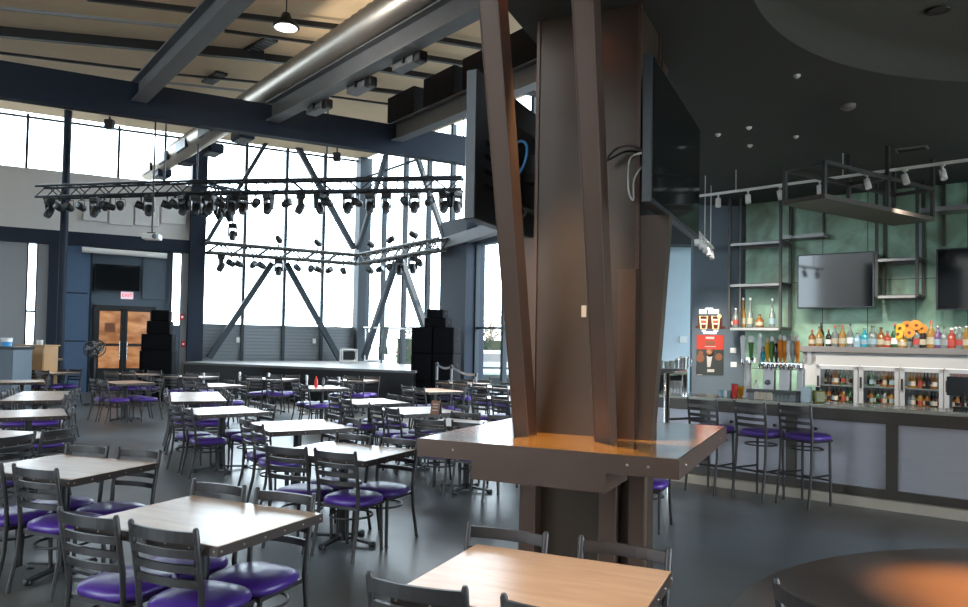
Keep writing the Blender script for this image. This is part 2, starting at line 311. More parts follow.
# stage windows
def window_b(name, E, N, O, cols, t0, t1, z0, z1, rows, label, w):
    root = empty(name, (0, 0, 0), 0, label, 'window'); root['kind'] = 'structure'; fr = MB()
    for t in cols: fr.fbox(O, E, N, t-w/2, t+w/2, -.1, .04, z0, z1)
    for z in rows: fr.fbox(O, E, N, t0, t1, -.06, .0, z-.03, z+.03)
    fr.build('window_frame', 'mull', root); MB().fbox(O, E, N, t0, t1, -.045, -.035, z0, z1).build('pane', 'glass', root)
zp = onA(300, 326).z
window_b('window_4', EA, NA, W0, [tA(p) for p in (242, 283, 321)], .2, tC, zp, CEIL, [onA(300, 153).z], 'tall bright window wall behind the left half of the stage', .09)
zr = onB(395, 328).z
colB = [tB(p) for p in (381, 402, 425.5, 449)]
window_b('window_5', EB, NB, CN, colB, .1, tB(450), .95, CEIL, [zr, onB(420, 158).z], 'tall bright window wall behind the right half of the stage', .12)
tq = tB(475)
window_b('window_6', EB, NB, CN, [tB(475), tB(503), tB(560)], tq, tB(600), .35, onB(490, 243).z, [onB(488, 328).z], 'window with hedge and parked car outside, right of the speakers', .1)
struct('wall_window', MB().fbox(CN, EB, NB, tq-.3, tB(600)+.8, -.25, 0, onB(490, 243).z, onB(490, 222).z), 'bluegrey')
struct('wall_window_sill', MB().fbox(CN, EB, NB, tq, tB(600)+.8, -.25, 0, 0, .35), 'navy')
window_b('window_7', EB, NB, CN, [tB(p) for p in (480, 505, 530)], tq, tB(600)+.8, onB(490, 222).z, CEIL, [], 'upper window seen between the roof beams', .12)
# louvred panels at the foot of the stage windows
tt = [.1, tA(242), tA(283), tA(321), tC-.1]
for i in range(4):
    struct('wall_louvre', MB().fbox(W0, EA, NA, tt[i], tt[i+1], -.12, -.02, 0, zp), 'slat', 'grey slatted panel under the stage window, %s from the left' % ORD[i], 'wall panel')
for i, px in enumerate((242, 283, 321)): struct('trim_%d' % (3+i), MB().fbox(W0, EA, NA, tA(px)-.05, tA(px)+.05, -.02, .05, 0, zp), 'mull')
struct('wall_louvre_right', MB().fbox(CN, EB, NB, tB(418), tB(449), -.14, .0, 0, zr-.05), 'slat', 'grey slatted panel beside the right speaker stack', 'wall panel')
struct('column_3', MB().fbox(CN, EA, NA, -.2, .22, -.2, .3, 0, CEIL), 'mull', 'grey corner column where the two window walls meet', 'column')
struct('column_4', MB().fbox(CN, EB, NB, tB(449), tB(475), -.3, .35, 0, onB(460, 222).z), 'navy', 'broad navy column behind the right speaker stack', 'column')
struct('wall_behind', MB().fbox(CN, EB, NB, -.1, .1, -.1, .1, 0, .9), 'navy')
# pale blue wall, slate wall, green bar wall
struct('wall_pale_blue', MB().box((2.2, 13.5, 2), (3.4, .3, 4)), 'paleblue', 'pale blue wall seen right of the steel pillar', 'wall')
struct('ceiling_bulkhead', MB().box((2.9, 13.2, 3.72), (1.9, .5, .55)), 'soffit')
struct('wall_slate', MB().box(((XY(692, 12.25)+4.42)/2, 12.31, 2), (4.42-XY(692, 12.25), .12, 4)), 'slate', 'slate blue wall with the red poster and lit beer sign', 'wall')
struct('wall_back', MB().fbox(OB, E1, N1, bs(745), 8.5, -.3, 0, 0, 4.0), 'green', 'green weathered metal panel wall behind the bar', 'wall', uv=E1)
def wall_far_left():
    a = W0-EA*12.9
    struct('wall_side', MB().fbox(a, Vector((0, -1, 0)), Vector((1, 0, 0)), 0, 18.5, -.2, 0, 0, CEIL), 'greywall')
wall_far_left()
struct('wall_rear', MB().box((-4, -6, 4), (28, .2, 8)), 'white')
# ------------------------------------------------------------------ roof steel
def ibeam(mb, a, b, w, h, tf=.03, tw=.03):      # a,b run along the middle of the underside
    a, b = Vector(a), Vector(b); t = (b-a).normalized(); x = Vector((t.y, -t.x, 0)).normalized()
    for x0, x1, z0, z1 in ((-w/2, w/2, 0, tf), (-w/2, w/2, h-tf, h), (-tw/2, tw/2, tf, h-tf)):
        mb.hexa([q+x*i+UP*j for q in (a, b) for i, j in ((x0, z0), (x1, z0), (x1, z1), (x0, z1))])
    return mb
m0, m1 = P(0, 98, 6.0), P(466, 165, 6.0); md = (m1-m0).normalized()
struct('beam_1', MB().bar(m0-md*4+UP*.33, m1+md*3.2+UP*.33, .26, .66), 'navy', 'long navy main roof beam crossing in front of the stage windows', 'beam')
for nm, p, q, lab in (('beam_2', (129, 103), (229.5, 0), 'grey roof beam at upper left running towards the camera'), ('beam_3', (264, 122), (476, 7.5), 'grey roof beam running beside the round duct'), ('beam_4', (385, 143), (466, 110), 'grey roof beam on the right with black boxes on top')):
    a, b = P(*p, 6.28), P(*q, 6.28); d = (b-a).normalized(); x = Vector((d.y, -d.x, 0)).normalized()
    if x.x < 0: x = -x
    b = b+d*(2.6 if nm != 'beam_4' else 3.2)
    struct(nm, ibeam(MB(), a+x*.14+d*.1, b+x*.14, .28, .42), 'beamgrey', lab, 'beam')
    if nm == 'beam_4':
        for i, s0 in enumerate((.15, 1.7, 3.15, 4.6)):
            tag(MB().fbox(Vector((a.x, a.y, 0))+x*.16, d, x, s0, s0+1.15, -.2, .3, 6.705, 7.28+.02*i).build('acoustic_baffle', 'blackm', bevel=.01), 'dark grey box sitting on the right roof beam, %s from the stage' % ORD[i], 'box', 'boxes on the right roof beam')
    if nm == 'beam_3':
        for i, s0 in enumerate((1.5, 3.15, 4.7)):
            r = empty('floodlight', a+x*.42+d*s0+UP*6.2, 0, 'grey floodlight hanging along the roof beam by the duct, %s from the stage' % ORD[i], 'floodlight', 'floodlights on the middle roof beam')
            r.location = (0, 0, 0)
            MB().fbox(a+x*.33, d, x, s0, s0+.62, -.08, .14, .0, .12).build('housing', 'beamgrey', r, bevel=.01).location = (0, 0, -.13)
            MB().fbox(a+x*.33, d, x, s0+.62, s0+.8, -.06, .1, -.16, .02).build('ballast', 'black', r, bevel=.02)
            MB().fbox(a+x*.33, d, x, s0+.35, s0+.4, -.12, -.09, -.1, .03).build('bracket', 'black', r)
            UPL.append(a+x*.5+d*(s0+.3)+UP*.12)
# ceiling purlins, conduits, vents
def line_c(name, p, q, z, w, h, m, lab, ext=0.0):
    a, b = P(*p, z), P(*q, z); d = (b-a).normalized()
    struct(name, MB().bar(a-d*ext, b+d*ext, w, h), m, lab, 'ceiling beam')
CL = [((0, 32), (250, 55), 7.85, .13, .2, 'black', 'thick black ceiling purlin nearest the camera'), ((0, 53), (140, 70), 7.9, .05, .06, 'black', 'thin black pipe above the left end of the main beam'), ((0, 8), (170, 26), 7.9, .05, .06, 'greywall', 'pale conduit at the top left of the ceiling'),
      ((105, 0), (345, 28), 7.85, .08, .1, 'black', 'black pipe across the ceiling above the lamp'), ((240, 33), (319, 43.5), 7.9, .05, .06, 'black', 'thin black pipe beside the pendant lamp'), ((240, 55), (330, 65.5), 7.85, .12, .16, 'black', 'black purlin left of the duct'),
      ((343, 86), (480, 102), 7.85, .08, .1, 'black', 'black purlin above the dark boxes'), ((393, 71), (530, 93), 7.85, .12, .12, 'black', 'black purlin right of the middle beam'), ((409, 55), (530, 74), 7.85, .1, .1, 'black', 'black purlin behind the floodlights'), ((430, 38), (530, 55), 7.85, .1, .1, 'black', 'black purlin near the steel pillar'),
      ((160, 73), (265, 83), 7.9, .05, .05, 'black', 'thin black pipe between the left beam and the duct'), ((160, 82), (255, 92), 7.9, .04, .05, 'greywall', 'pale conduit low between the left beam and duct'), ((320, 95), (380, 103), 7.9, .04, .05, 'black', 'thin pipe low on the ceiling by the main beam')]
for i, (p, q, z, w, h, m, lab) in enumerate(CL): line_c('beam_%d' % (5+i), p, q, z, w, h, m, lab, .3)
for i, (pa, lab) in enumerate((((246, 53, 272, 39), 'dark slot vent in the ceiling beside the pendant lamp'), ((207, 83, 222, 73), 'small dark slot vent in the ceiling above the main beam'))):
    a, b = P(pa[0], pa[1], 7.96), P(pa[2], pa[3], 7.96); r = empty('ceiling_vent', (0, 0, 0), 0, lab, 'vent')
    MB().bar(a, b, .28, .05).build('frame', 'black', r)
    d = b-a; s = MB()
    for k in range(7): s.bar(a+d*(.1+.13*k)+UP*-.03, a+d*(.14+.13*k)+UP*-.03, .2, .02)
    s.build('slat', 'beamgrey', r)
# spiral duct
da, db = PD(148, 172, 24.0), P(408, 0, 7.0); dd = (db-da).normalized(); L = (db-da).length+3
r = empty('air_duct', (0, 0, 0), 0, 'round silver spiral duct running from the stage windows overhead', 'duct')
pts, rs = [], []
nseg = int(L/.13)
for i in range(nseg):
    pts.append(da+dd*(L*i/(nseg-1))); rs.append(.29 if i % 2 else .27)
MB().tube(pts, rs, 24).build('duct_pipe', 'duct', r)
sx = Vector((dd.y, -dd.x, 0)).normalized()
if sx.y > 0: sx = -sx
for s0 in (.6, 2.4, 4.2, 6.2, 8.4):
    MB().bar(da+dd*s0+sx*.27+UP*-.12, da+dd*(s0+.9)+sx*.27+UP*-.12, .08, .24).build('air_grille', 'black', r)
for i, (px, py, d) in enumerate(((213, 150, 20.3), (243, 136, 18.8), (162, 174, 22.8), (187, 160, 21.6))):
    c = PD(px, py, d)
    q = empty('duct_speaker', (0, 0, 0), 0, 'dark box hung below the silver duct, %s from the stage' % ('third', 'fourth', 'first', 'second')[i], 'hanging box', 'boxes hung below the duct')
    MB().fbox(c, dd, sx, -.35, .35, -.2, .2, -.13, .13).build('housing', 'navy', q, bevel=.04)
    MB().bar(c+UP*.13, c+UP*.5, .04).build('bracket', 'black', q)
# pendant high bay lamp
c = P(286, 26, 6.6); r = empty('pendant_lamp', c, 0, 'black round high bay lamp hanging from the ceiling at top', 'lamp')
MB().lathe([(.02, .22), (.06, .2), (.09, .12), (.2, .02), (.21, -.02), (.17, -.03)], (0, 0, 0), 24).build('lamp_shade', 'black', r)
MB().lathe([(.17, -.032), (.1, -.04), (0, -.042)], (0, 0, 0), 24).build('lens', 'lampglow', r)
MB().tube([(0, 0, .2), (0, 0, CEIL-6.6-.02)], .012, 6).build('cord', 'black', r)
# diagonal bracing of the window walls
def brace(E, p, q, on, off, lab, w=.16):
    a, b = on(*p, off), on(*q, off); struct('brace_beam', MB().bar(a, b, w, w), 'mull', lab, 'brace')
brace(EA, (205, 245), (272, 133), onA, .3, 'upper diagonal steel brace leaning right, left stage window', .12)
brace(EA, (293, 138), (354, 249), onA, .3, 'upper diagonal steel brace leaning left, left stage window', .17)
brace(EA, (272, 263), (209, 358), onA, .3, 'lower diagonal steel brace left of centre, left stage window', .17)
brace(EA, (286, 263), (340, 360), onA, .3, 'lower diagonal steel brace right of centre, left stage window', .17)
brace(EB, (388, 148), (358, 249), onB, .3, 'upper diagonal steel brace beside the corner column, right stage window', .13)
brace(EB, (417, 156), (444, 236), onB, .3, 'upper diagonal steel brace, right end of the right stage window', .13)
brace(EB, (396, 262), (364, 358), onB, .3, 'lower diagonal steel brace standing on stage, right stage window', .17)
brace(EB, (402, 262), (425, 328), onB, .3, 'lower diagonal steel brace behind the speakers, right stage window', .17)
a, b = onB(446, 243.5, .36), onB(520, 221, .36)
struct('beam_20', MB().bar(a, b, .25, .3), 'beamgrey', 'grey girt joining the navy column above the right window', 'beam')
# small loudspeakers up by the windows
for i, (px, py, d) in enumerate(((109.5, 124.5, 21.5), (337, 157, 24.5))):
    c = PD(px, py, d); q = empty('wall_speaker', (0, 0, 0), 0, ('small box speaker high in the left clerestory window', 'small box speaker high in the stage window by the corner')[i], 'speaker')
    MB().box(c, (.24, .2, .28)).build('cabinet', 'navy', q, bevel=.02); MB().bar(c+UP*.14, c+UP*.3, .04).build('bracket', 'black', q)
    MB().box(c+Vector((0, -.105, 0)), (.19, .02, .23)).build('grille', 'black', q)
# ------------------------------------------------------------------ stage
SZ = .95
sl, sr = P(182, 362, SZ), P(415, 371, SZ); br = CN+EB*(tB(440))+NB*.16; bl = W0+NA*.3+EA*.4
corner = CN+NA*.05+NB*.05
poly = [sl, sr, V2(br.x, br.y), corner, bl]
st = empty('stage', (0, 0, 0), 0, 'low black fronted concert stage with a pale deck in the window corner', 'stage')
MB().prism(poly, SZ-.06, SZ).build('deck', 'stagetop', st)
ins = lambda p, k=.05: (p+(sum((Vector((q.x, q.y, 0)) for q in poly), Vector())/5-Vector((p.x, p.y, 0))).normalized()*k)
MB().prism([ins(p) for p in poly], 0, SZ-.06).build('skirt', 'black', st)
# crowd rail posts seen before the stage
for i, (px, y0) in enumerate(((204, 371), (240, 370), (269, 371), (307, 373), (339, 375))):
    q = P(px, 388 if px < 300 else 391, .45); d = q.y
    d = 17.6 if px < 300 else 16.8
    q = PD(px, y0+2, d); tag(MB().tube([(q.x, d, 0), (q.x, d, q.z)], .035, 8).lathe([(.16, 0), (.16, .015), (.03, .04)], (q.x, d, 0), 16).build('stanchion_post', 'steel'), 'pale steel stanchion post standing in front of the stage, %s from the left' % ORD[i], 'post', 'stanchion posts before the stage')
# things on stage
def stagept(px, py): return P(px, py, SZ)
r = empty('equipment_case', (XY(349, 23.6), 23.6, SZ), math.radians(20), 'small pale equipment rack on the stage by the corner column', 'equipment rack')
MB().box((0, 0, .42), (.5, .4, .04)).build('top', 'sprayw', r); MB().box((0, 0, .06), (.5, .4, .04)).build('shelf', 'sprayw', r); MB().box((0, .02, .24), (.36, .3, .24)).build('amplifier', 'black', r)
for x in (-.23, .23):
    for y in (-.18, .18): MB().box((x, y, .22), (.04, .04, .44)).build('leg', 'sprayw', r)
q0, q1 = onB(364, 327.5, .35), onB(420, 329.5, .35)
r = empty('stage_rail', (0, 0, 0), 0, 'pale handrail along the back of the right half of the stage', 'rail')
MB().tube([q0, q1], .03, 8).build('handrail', 'sprayw', r)
for k in (.03, .35, .68, .97):
    p = q0.lerp(q1, k); MB().tube([(p.x, p.y, SZ), p], .025, 8).build('post', 'steel' if k < .1 else 'black', r)
p = onB(386, 340, .45); mb = MB()
gv, n_ = [], 9
for j in range(7):
    for i in range(n_):
        u = i/(n_-1)-.5; w = .44*(1-.25*(j/6)*abs(math.sin(3*u+1)))
        gv.append(p+EB*(u*w)+UP*(.42-j*.14-.06*abs(u)*(j > 4))+NB*(.05+.03*math.sin(9*u+j)))
mb.add(gv, [(j*n_+i, j*n_+i+1, (j+1)*n_+i+1, (j+1)*n_+i) for j in range(6) for i in range(n_-1)], True)
o = mb.build('jacket', 'cloth'); o.modifiers.new('s', 'SOLIDIFY').thickness = .03
tag(o, 'grey green jacket hung over the rail at the back of the stage', 'jacket')
p = stagept(378, 362); tag(MB().lathe([(.5, 0), (.48, .05), (.3, .08), (.1, .1), (0, .1)], (p.x, p.y, SZ), 20).build('cable_coil', 'greywall'), 'low pale coil of cable lying on the stage deck', 'cable')
# speaker stacks
def cab(name, c, w, dp, h, rz, lab, grp, tilt=0):
    r = empty(name, c, rz, lab, 'speaker', grp)
    MB().box((0, 0, h/2), (w, dp, h)).build('cabinet', 'spk', r, bevel=.02)
    MB().box((0, -dp/2-.006, h/2), (w*.9, .02, h*.86)).build('grille', 'spk', r)
    for sx_ in (-1, 1): MB().box((sx_*(w/2+.004), 0, h*.6), (.012, .18, .06)).build('handle', 'blackm', r)
    return r
bx = Vector((XY(160, 19.6), 19.6, 0)); rz = math.radians(14); ex = Vector((math.cos(rz), math.sin(rz), 0)); ey = Vector((-ex.y, ex.x, 0))
for k, (dx, dy, z, w, dp, h, lab) in enumerate([(-.02, 0, 0, .78, .8, .66, 'lowest wide black speaker'), (-.02, 0, .66, .78, .8, .66, 'second wide black speaker'), (-.02, 0, 1.32, .74, .7, .42, 'third black speaker'), (.0, 0, 1.74, .56, .6, .34, 'fourth smaller black speaker'), (.03, 0, 2.08, .44, .5, .28, 'topmost small black speaker')]):
    cab('speaker', bx+ex*dx+ey*dy+UP*z, w, dp, h, rz, lab+' of the stack left of the stage', 'left speaker stack')
bx = Vector((XY(437, 19.0), 19.0, 0)); q_ = 1.07; rz = math.radians(-12); ex = Vector((math.cos(rz), math.sin(rz), 0)); ey = Vector((-ex.y, ex.x, 0))
for k, (dx, z, w, dp, h, lab) in enumerate([(-.27, 0, .5, .8, .62, 'bottom left black subwoofer'), (.25, 0, .5, .8, .62, 'bottom right black subwoofer'), (-.27, .62, .5, .8, .66, 'middle left black subwoofer'), (.25, .62, .5, .8, .66, 'middle right black subwoofer'), (-.27, 1.28, .5, .78, .62, 'upper left black subwoofer'), (.25, 1.28, .5, .78, .62, 'upper right black subwoofer'), (.02, 1.90, .52, .6, .22, 'second highest small black speaker'), (0, 2.12, .4, .5, .2, 'topmost small black speaker')]):
    cab('speaker', bx+ex*dx*q_+UP*z*q_, w*q_, dp, h*q_, rz, lab+' of the stack right of the stage', 'right speaker stack')
# ------------------------------------------------------------------ lighting trusses
def truss(a, b, name, lab, m, hgt=.3):
    a, b = Vector(a), Vector(b); d = (b-a); L = d.length; d.normalize(); x = d.cross(UP).normalized(); r = empty(name, (0, 0, 0), 0, lab, 'truss')
    off = [(-hgt/2, 0), (hgt/2, 0), (-hgt/2, -hgt), (hgt/2, -hgt)]
    for i, j in off: MB().tube([a+x*i+UP*j, b+x*i+UP*j], .034 if m == 'truss' else .045, 8).build('chord', m, r)
    n = int(L/.36); lc = MB()
    for k in range(n):
        p, q = a+d*(L*k/n), a+d*(L*(k+1)/n)
        for (i0, j0), (i1, j1) in ((off[0], off[2]), (off[1], off[3]), (off[0], off[1]), (off[2], off[3])):
            s, t = (p, q) if k % 2 else (q, p)
            lc.tube([s+x*i0+UP*j0, t+x*i1+UP*j1], .016 if m == 'truss' else .024, 5, caps=False)
    lc.build('lacing', m, r)
    return r
def rot(c, yaw, pitch): return Matrix.Translation(c) @ Matrix.Rotation(yaw, 4, 'Z') @ Matrix.Rotation(pitch, 4, 'X')
def make_par():     # can light hanging from a clamp
    r = empty('stage_light', (0, 0, 0)); T = Matrix.Rotation(math.radians(70), 3, 'X')
    MB().lathe([(.06, -.16), (.10, -.12), (.115, .0), (.12, .16), (.108, .16)], (0, 0, -.34), 14, T).build('can', 'black', r)
    MB().lathe([(.106, .15), (.06, .162), (0, .166)], (0, 0, -.34), 14, T).build('lens', 'lens', r)
    MB().tube([(-.14, 0, -.34), (-.14, 0, -.12), (.14, 0, -.12), (.14, 0, -.34)], .014, 6).build('yoke', 'black', r)
    MB().box((0, 0, -.05), (.05, .05, .16)).build('clamp', 'black', r)
    return r
def make_mover():   # moving head: base, yoke, head
    r = empty('moving_head_light', (0, 0, 0))
    MB().box((0, 0, -.13), (.30, .26, .14)).build('base', 'black', r, bevel=.02)
    y = MB()
    for s in (-1, 1): y.hexa([Vector(q) for q in ((s*.15-.02, -.06, -.52), (s*.15+.02, -.06, -.52), (s*.15+.02, .06, -.52), (s*.15-.02, .06, -.52), (s*.14-.02, -.09, -.2), (s*.14+.02, -.09, -.2), (s*.14+.02, .09, -.2), (s*.14-.02, .09, -.2))])
    y.box((0, 0, -.215), (.3, .1, .03)); y.build('yoke', 'black', r)
    T = Matrix.Rotation(math.radians(155), 3, 'X')
    MB().lathe([(.07, -.16), (.115, -.12), (.125, 0), (.115, .15), (.09, .2)], (0, 0, -.47), 14, T).build('head', 'black', r)
    MB().lathe([(.088, .195), (.04, .205), (0, .206)], (0, 0, -.47), 14, T).build('lens', 'lens', r)
    MB().box((0, 0, -.03), (.06, .06, .08)).build('clamp', 'black', r)
    return r
par0, mov0 = make_par(), make_mover(); used = set()
def hang(kind, p, yaw, lab, grp, up=False):
    pr = par0 if kind == 'p' else mov0
    o = pr if kind not in used else copy_tree(pr); used.add(kind)
    o.location = p; o.rotation_euler = (PI if up else 0, 0, yaw); o.scale = (.84,)*3; tag(o, lab, 'stage light', grp); return o
tz = 5.72
T1a, T1b, T2b = P(40, 187, tz), P(197, 182, tz), P(463, 178, tz)
truss(T1a, T1b, 'lighting_truss', 'black lighting truss at left crossing the white upper wall', 'truss')
truss(T1b, T2b, 'lighting_truss', 'long black lighting truss across the stage windows', 'truss')
T3b = P(250, 194, tz)
truss(T1b+Vector((.1, .3, 0)), T3b, 'lighting_truss', 'black side truss running back over the stage', 'truss')
c0, c1, c2 = PD(207, 243, 22.6), PD(359, 253, 25.3), PD(443, 241, 20.8)
zb = (c0.z+c1.z+c2.z)/3; c0.z = c1.z = c2.z = zb
truss(c0, c1, 'lighting_truss', 'silver lower truss along the left stage window', 'trusss')
truss(c1, c2, 'lighting_truss', 'silver lower truss along the right stage window', 'trusss')
def strung(a, b, pxs, kinds, lab, grp, dz=-.3, up=()):
    for i, px in enumerate(pxs):
        ra = ray(px, horizon(px)); d = (b-a); n = Vector((-d.y, d.x, 0)); q = EYE+ra*((a-EYE).dot(n)/ra.dot(n))
        t = ((q-a).dot(d))/d.dot(d); p = a+d*t
        u = i in up
        hang(kinds[i], p+UP*(.02 if u else dz), random.uniform(-.9, .9)+(.4 if i % 2 else -.4), lab % ORD[i], grp, u)
strung(T1a, T1b, (45, 55, 65, 77, 91, 100, 106, 116, 137, 145, 163, 171, 180), 'mpppmppppmppm', 'black stage light under the left truss before the white wall, %s from left', 'lights on the left truss')
strung(T1b, T2b, (192, 206, 217, 228, 239, 252, 265, 283, 297, 316, 325, 345, 354, 367, 383, 402, 412, 426, 442, 454), 'mmpmmpmpmmpmpmmpmpmm', 'black stage light under the long truss, %s from left', 'lights on the long truss')
strung(c0, c1, (219, 229, 237, 251, 260, 277, 296, 309, 317, 327, 342, 276, 315), 'mppppmppppppp', 'black stage light on the lower left window truss, %s in hanging order', 'lights on the lower left truss', -.3, (11, 12))
strung(c1, c2, (369, 378, 388, 398, 411, 418, 368, 389, 411), 'pppmmpppp', 'black stage light on the lower right window truss, %s in hanging order', 'lights on the lower right truss', -.3, (6, 7, 8))
p = T1b.lerp(T3b, .75)+UP*-.3; r = truss(p, p+Vector((0, 0.001, -.55)), 'drop_truss', 'short black frame dropped below the side truss', 'truss', .25) if 0 else None
hang('m', PD(233, 222, 22.6), .2, 'single moving head light hung lowest below the side truss', 'lights on the side truss')
q = PD(233, 222, 22.6); tag(MB().tube([q, (q.x, q.y, tz-.3)], .03, 6).build('drop_pipe', 'truss'), 'short black pipe dropped from the side truss', 'pipe')
for i, k in enumerate((.12, .35, .55)):
    p = T1b.lerp(T3b, k); hang('m', Vector((p.x, p.y+.2, tz-.3)), i*1.3, 'moving head light under the side truss, %s from the front' % ORD[i], 'lights on the side truss')
for i, (p, lab) in enumerate(((T1a.lerp(T1b, .8), 'left truss'), (T1b, 'truss corner'), (T1b.lerp(T2b, .5), 'long truss'), (T2b, 'right end of the long truss'))):
    tag(MB().tube([p, (p.x, p.y, CEIL)], .02, 6).build('hanging_rod', 'truss'), 'thin black rod holding up the %s' % lab, 'rod')
# projector on its pole
q = PD(152, 237, 19.0); r = empty('projector', q, math.radians(10), 'pale projector on a long ceiling pole before the white wall', 'projector')
MB().box((0, 0, 0), (.42, .36, .14)).build('case', 'sprayw', r, bevel=.02); MB().lathe([(.06, 0), (.05, .05), (0, .05)], (.1, -.18, 0), 14, Matrix.Rotation(PI/2, 3, 'X')).build('lens', 'lens', r)
MB().tube([(0, 0, .07), (0, 0, CEIL-q.z-.01)], .022, 8).build('pole', 'black', r); MB().box((0, 0, .09), (.2, .2, .04)).build('mount', 'black', r)
# left wall fittings
a, b = onA(82, 249.5, .36), onA(167, 256, .36)
r = empty('projection_screen', (0, 0, 0), 0, 'rolled white projection screen case above the doors', 'projection screen')
MB().tube([a, b], .085, 14).build('case', 'sprayw', r)
for k in (.02, .98): MB().box(a.lerp(b, k)+NA*-.1, (.06, .3, .06), math.radians(29)).build('bracket', 'black', r)
def flat_tv(name, O, E, N, w, h, th, lab, parent_mount=.15):
    r = empty(name, (0, 0, 0), 0, lab, 'television'); O = Vector(O)
    MB().fbox(O, E, N, -w/2, w/2, -th, 0, -h/2, h/2).build('cabinet', 'tvbody', r, bevel=.006)
    MB().fbox(O, E, N, -w/2+.02, w/2-.02, 0, .004, -h/2+.02, h/2-.02).build('screen', 'screen', r)
    MB().fbox(O, E, N, -.2, .2, -th-parent_mount, -th, -.15, .15).build('wall_mount', 'black', r)
    return r
p0, p1 = onA(95, 264, -.1), onA(140, 291, -.1); c = (p0+p1)/2
flat_tv('television', c, EA, NA, (p1-p0).dot(EA), .80, .1, 'large black television on the blue grey wall above the doors', .12)
c = onA(127, 295.5, -.3); r = empty('exit_sign', (0, 0, 0), 0, 'lit exit sign with red letters above the double doors', 'exit sign')
MB().fbox(c, EA, NA, -.17, .17, 0, .06, -.11, .11).build('housing', 'signw', r); t = MB(); text_mesh(t, 'EXIT', c+NA*.062, EA, UP, .14); t.build('lettering', 'redlit', r)
# double doors
dz = onA(128, 306, -.33).z; tl, tr = tA(93, -.33), tA(155, -.33); mid = tA(123.5, -.33)
fr = empty('door_1', (0, 0, 0), 0, 'black framed glass double doors with amber light behind', 'door'); fr['kind'] = 'structure'
f = MB(); o = W0-NA*.35
f.fbox(o, EA, NA, tl, tl+.07, .0, .08, 0, dz).fbox(o, EA, NA, tr-.07, tr, 0, .08, 0, dz).fbox(o, EA, NA, tl, tr, 0, .08, dz-.09, dz); f.build('door_frame', 'black', fr)
zr_, zk = onA(128, 345, -.33).z, onA(128, 368, -.33).z
for nm, x0, x1, hx in (('l', tl+.07, mid-.01, mid-.1), ('r', mid+.01, tr-.07, mid+.1)):
    l = MB().fbox(o, EA, NA, x0, x0+.09, .01, .06, 0, dz-.09).fbox(o, EA, NA, x1-.09, x1, .01, .06, 0, dz-.09).fbox(o, EA, NA, x0, x1, .01, .06, dz-.17, dz-.09).fbox(o, EA, NA, x0, x1, .01, .06, zr_-.04, zr_+.04).fbox(o, EA, NA, x0, x1, .01, .06, 0, zk).build('door_leaf', 'black', fr)
    MB().fbox(o, EA, NA, x0+.08, x1-.08, .03, .04, zk, dz-.16).build('pane', 'doorgl', l)
    MB().tube([o+EA*hx+NA*.1+UP*.95, o+EA*hx+NA*.1+UP*1.5], .015, 8).build('handle', 'steel', l)
c = onA(110, 327.5, -.28); tag(MB().fbox(c, EA, NA, -.14, .14, -.01, .01, -.14, .14).build('door_notice', 'poster_o'), 'small dark red notice on the left door pane', 'notice')
for i, (px, py) in enumerate(((182, 317), (183, 344))):
    c = onA(px, py, -.02); r = empty('fire_alarm', (0, 0, 0), 0, ('red fire alarm strobe high beside the slit window', 'small red fire alarm pull box below the strobe')[i], 'fire alarm')
    MB().fbox(c, EA, NA, -.06, .06, 0, .05, -.09, .09).build('housing', 'red', r, bevel=.008); MB().fbox(c, EA, NA, -.03, .03, .05, .07, -.03, .03).build('lens', 'signw', r)
for i, (px, py) in enumerate(((238, 340), (314, 341))):
    c = onA(px, py, 0); tag(MB().fbox(c, EA, NA, -.05, .05, -.02, .03, -.08, .08).build('outlet_box', 'paper'), ('small white outlet box on the slatted panel, left one', 'small white outlet box on the slatted panel, right one')[i], 'outlet')
# pedestal fan
d = 18.2; q = PD(95.5, 349, d); r = empty('pedestal_fan', (q.x, d, 0), math.radians(20), 'black round pedestal fan standing before the double doors', 'fan')
MB().lathe([(.25, 0), (.25, .03), (.04, .06)], (0, 0, 0), 20).build('base', 'black', r); MB().tube([(0, 0, .05), (0, 0, q.z-.05)], .022, 8).build('pole', 'black', r)
RX = Matrix.Rotation(PI/2-.5, 3, 'X'); g = MB()
for rr, y in ((.24, 0), (.24, .05), (.2, .08), (.14, .1), (.08, .11)): g.tube([RX @ Vector((rr*math.cos(2*PI*k/28), rr*math.sin(2*PI*k/28), y)) for k in range(28)], .008, 5, closed=True)
for k in range(14): g.tube([RX @ Vector((rr*math.cos(2*PI*k/14), rr*math.sin(2*PI*k/14), y)) for rr, y in ((.24, .0), (.22, .07), (.1, .11), (.02, .112))], .005, 4)
g.build('cage', 'black', r).location = (0, -.1, q.z)
MB().lathe([(.09, -.16), (.1, -.05), (.05, 0)], (0, 0, 0), 14, RX).build('motor', 'black', r).location = (0, -.1, q.z)
bl_ = MB()
for k in range(4):
    a0 = k*PI/2; bl_.add([RX @ Vector((rr*math.cos(a0+w), rr*math.sin(a0+w), .03+zz)) for rr, w, zz in ((.03, -.4, 0), (.2, -.5, -.02), (.21, .35, .03), (.03, .5, .02))], [(0, 1, 2, 3)])
o = bl_.build('blade', 'greywall', r); o.location = (0, -.1, q.z); o.modifiers.new('s', 'SOLIDIFY').thickness = .006
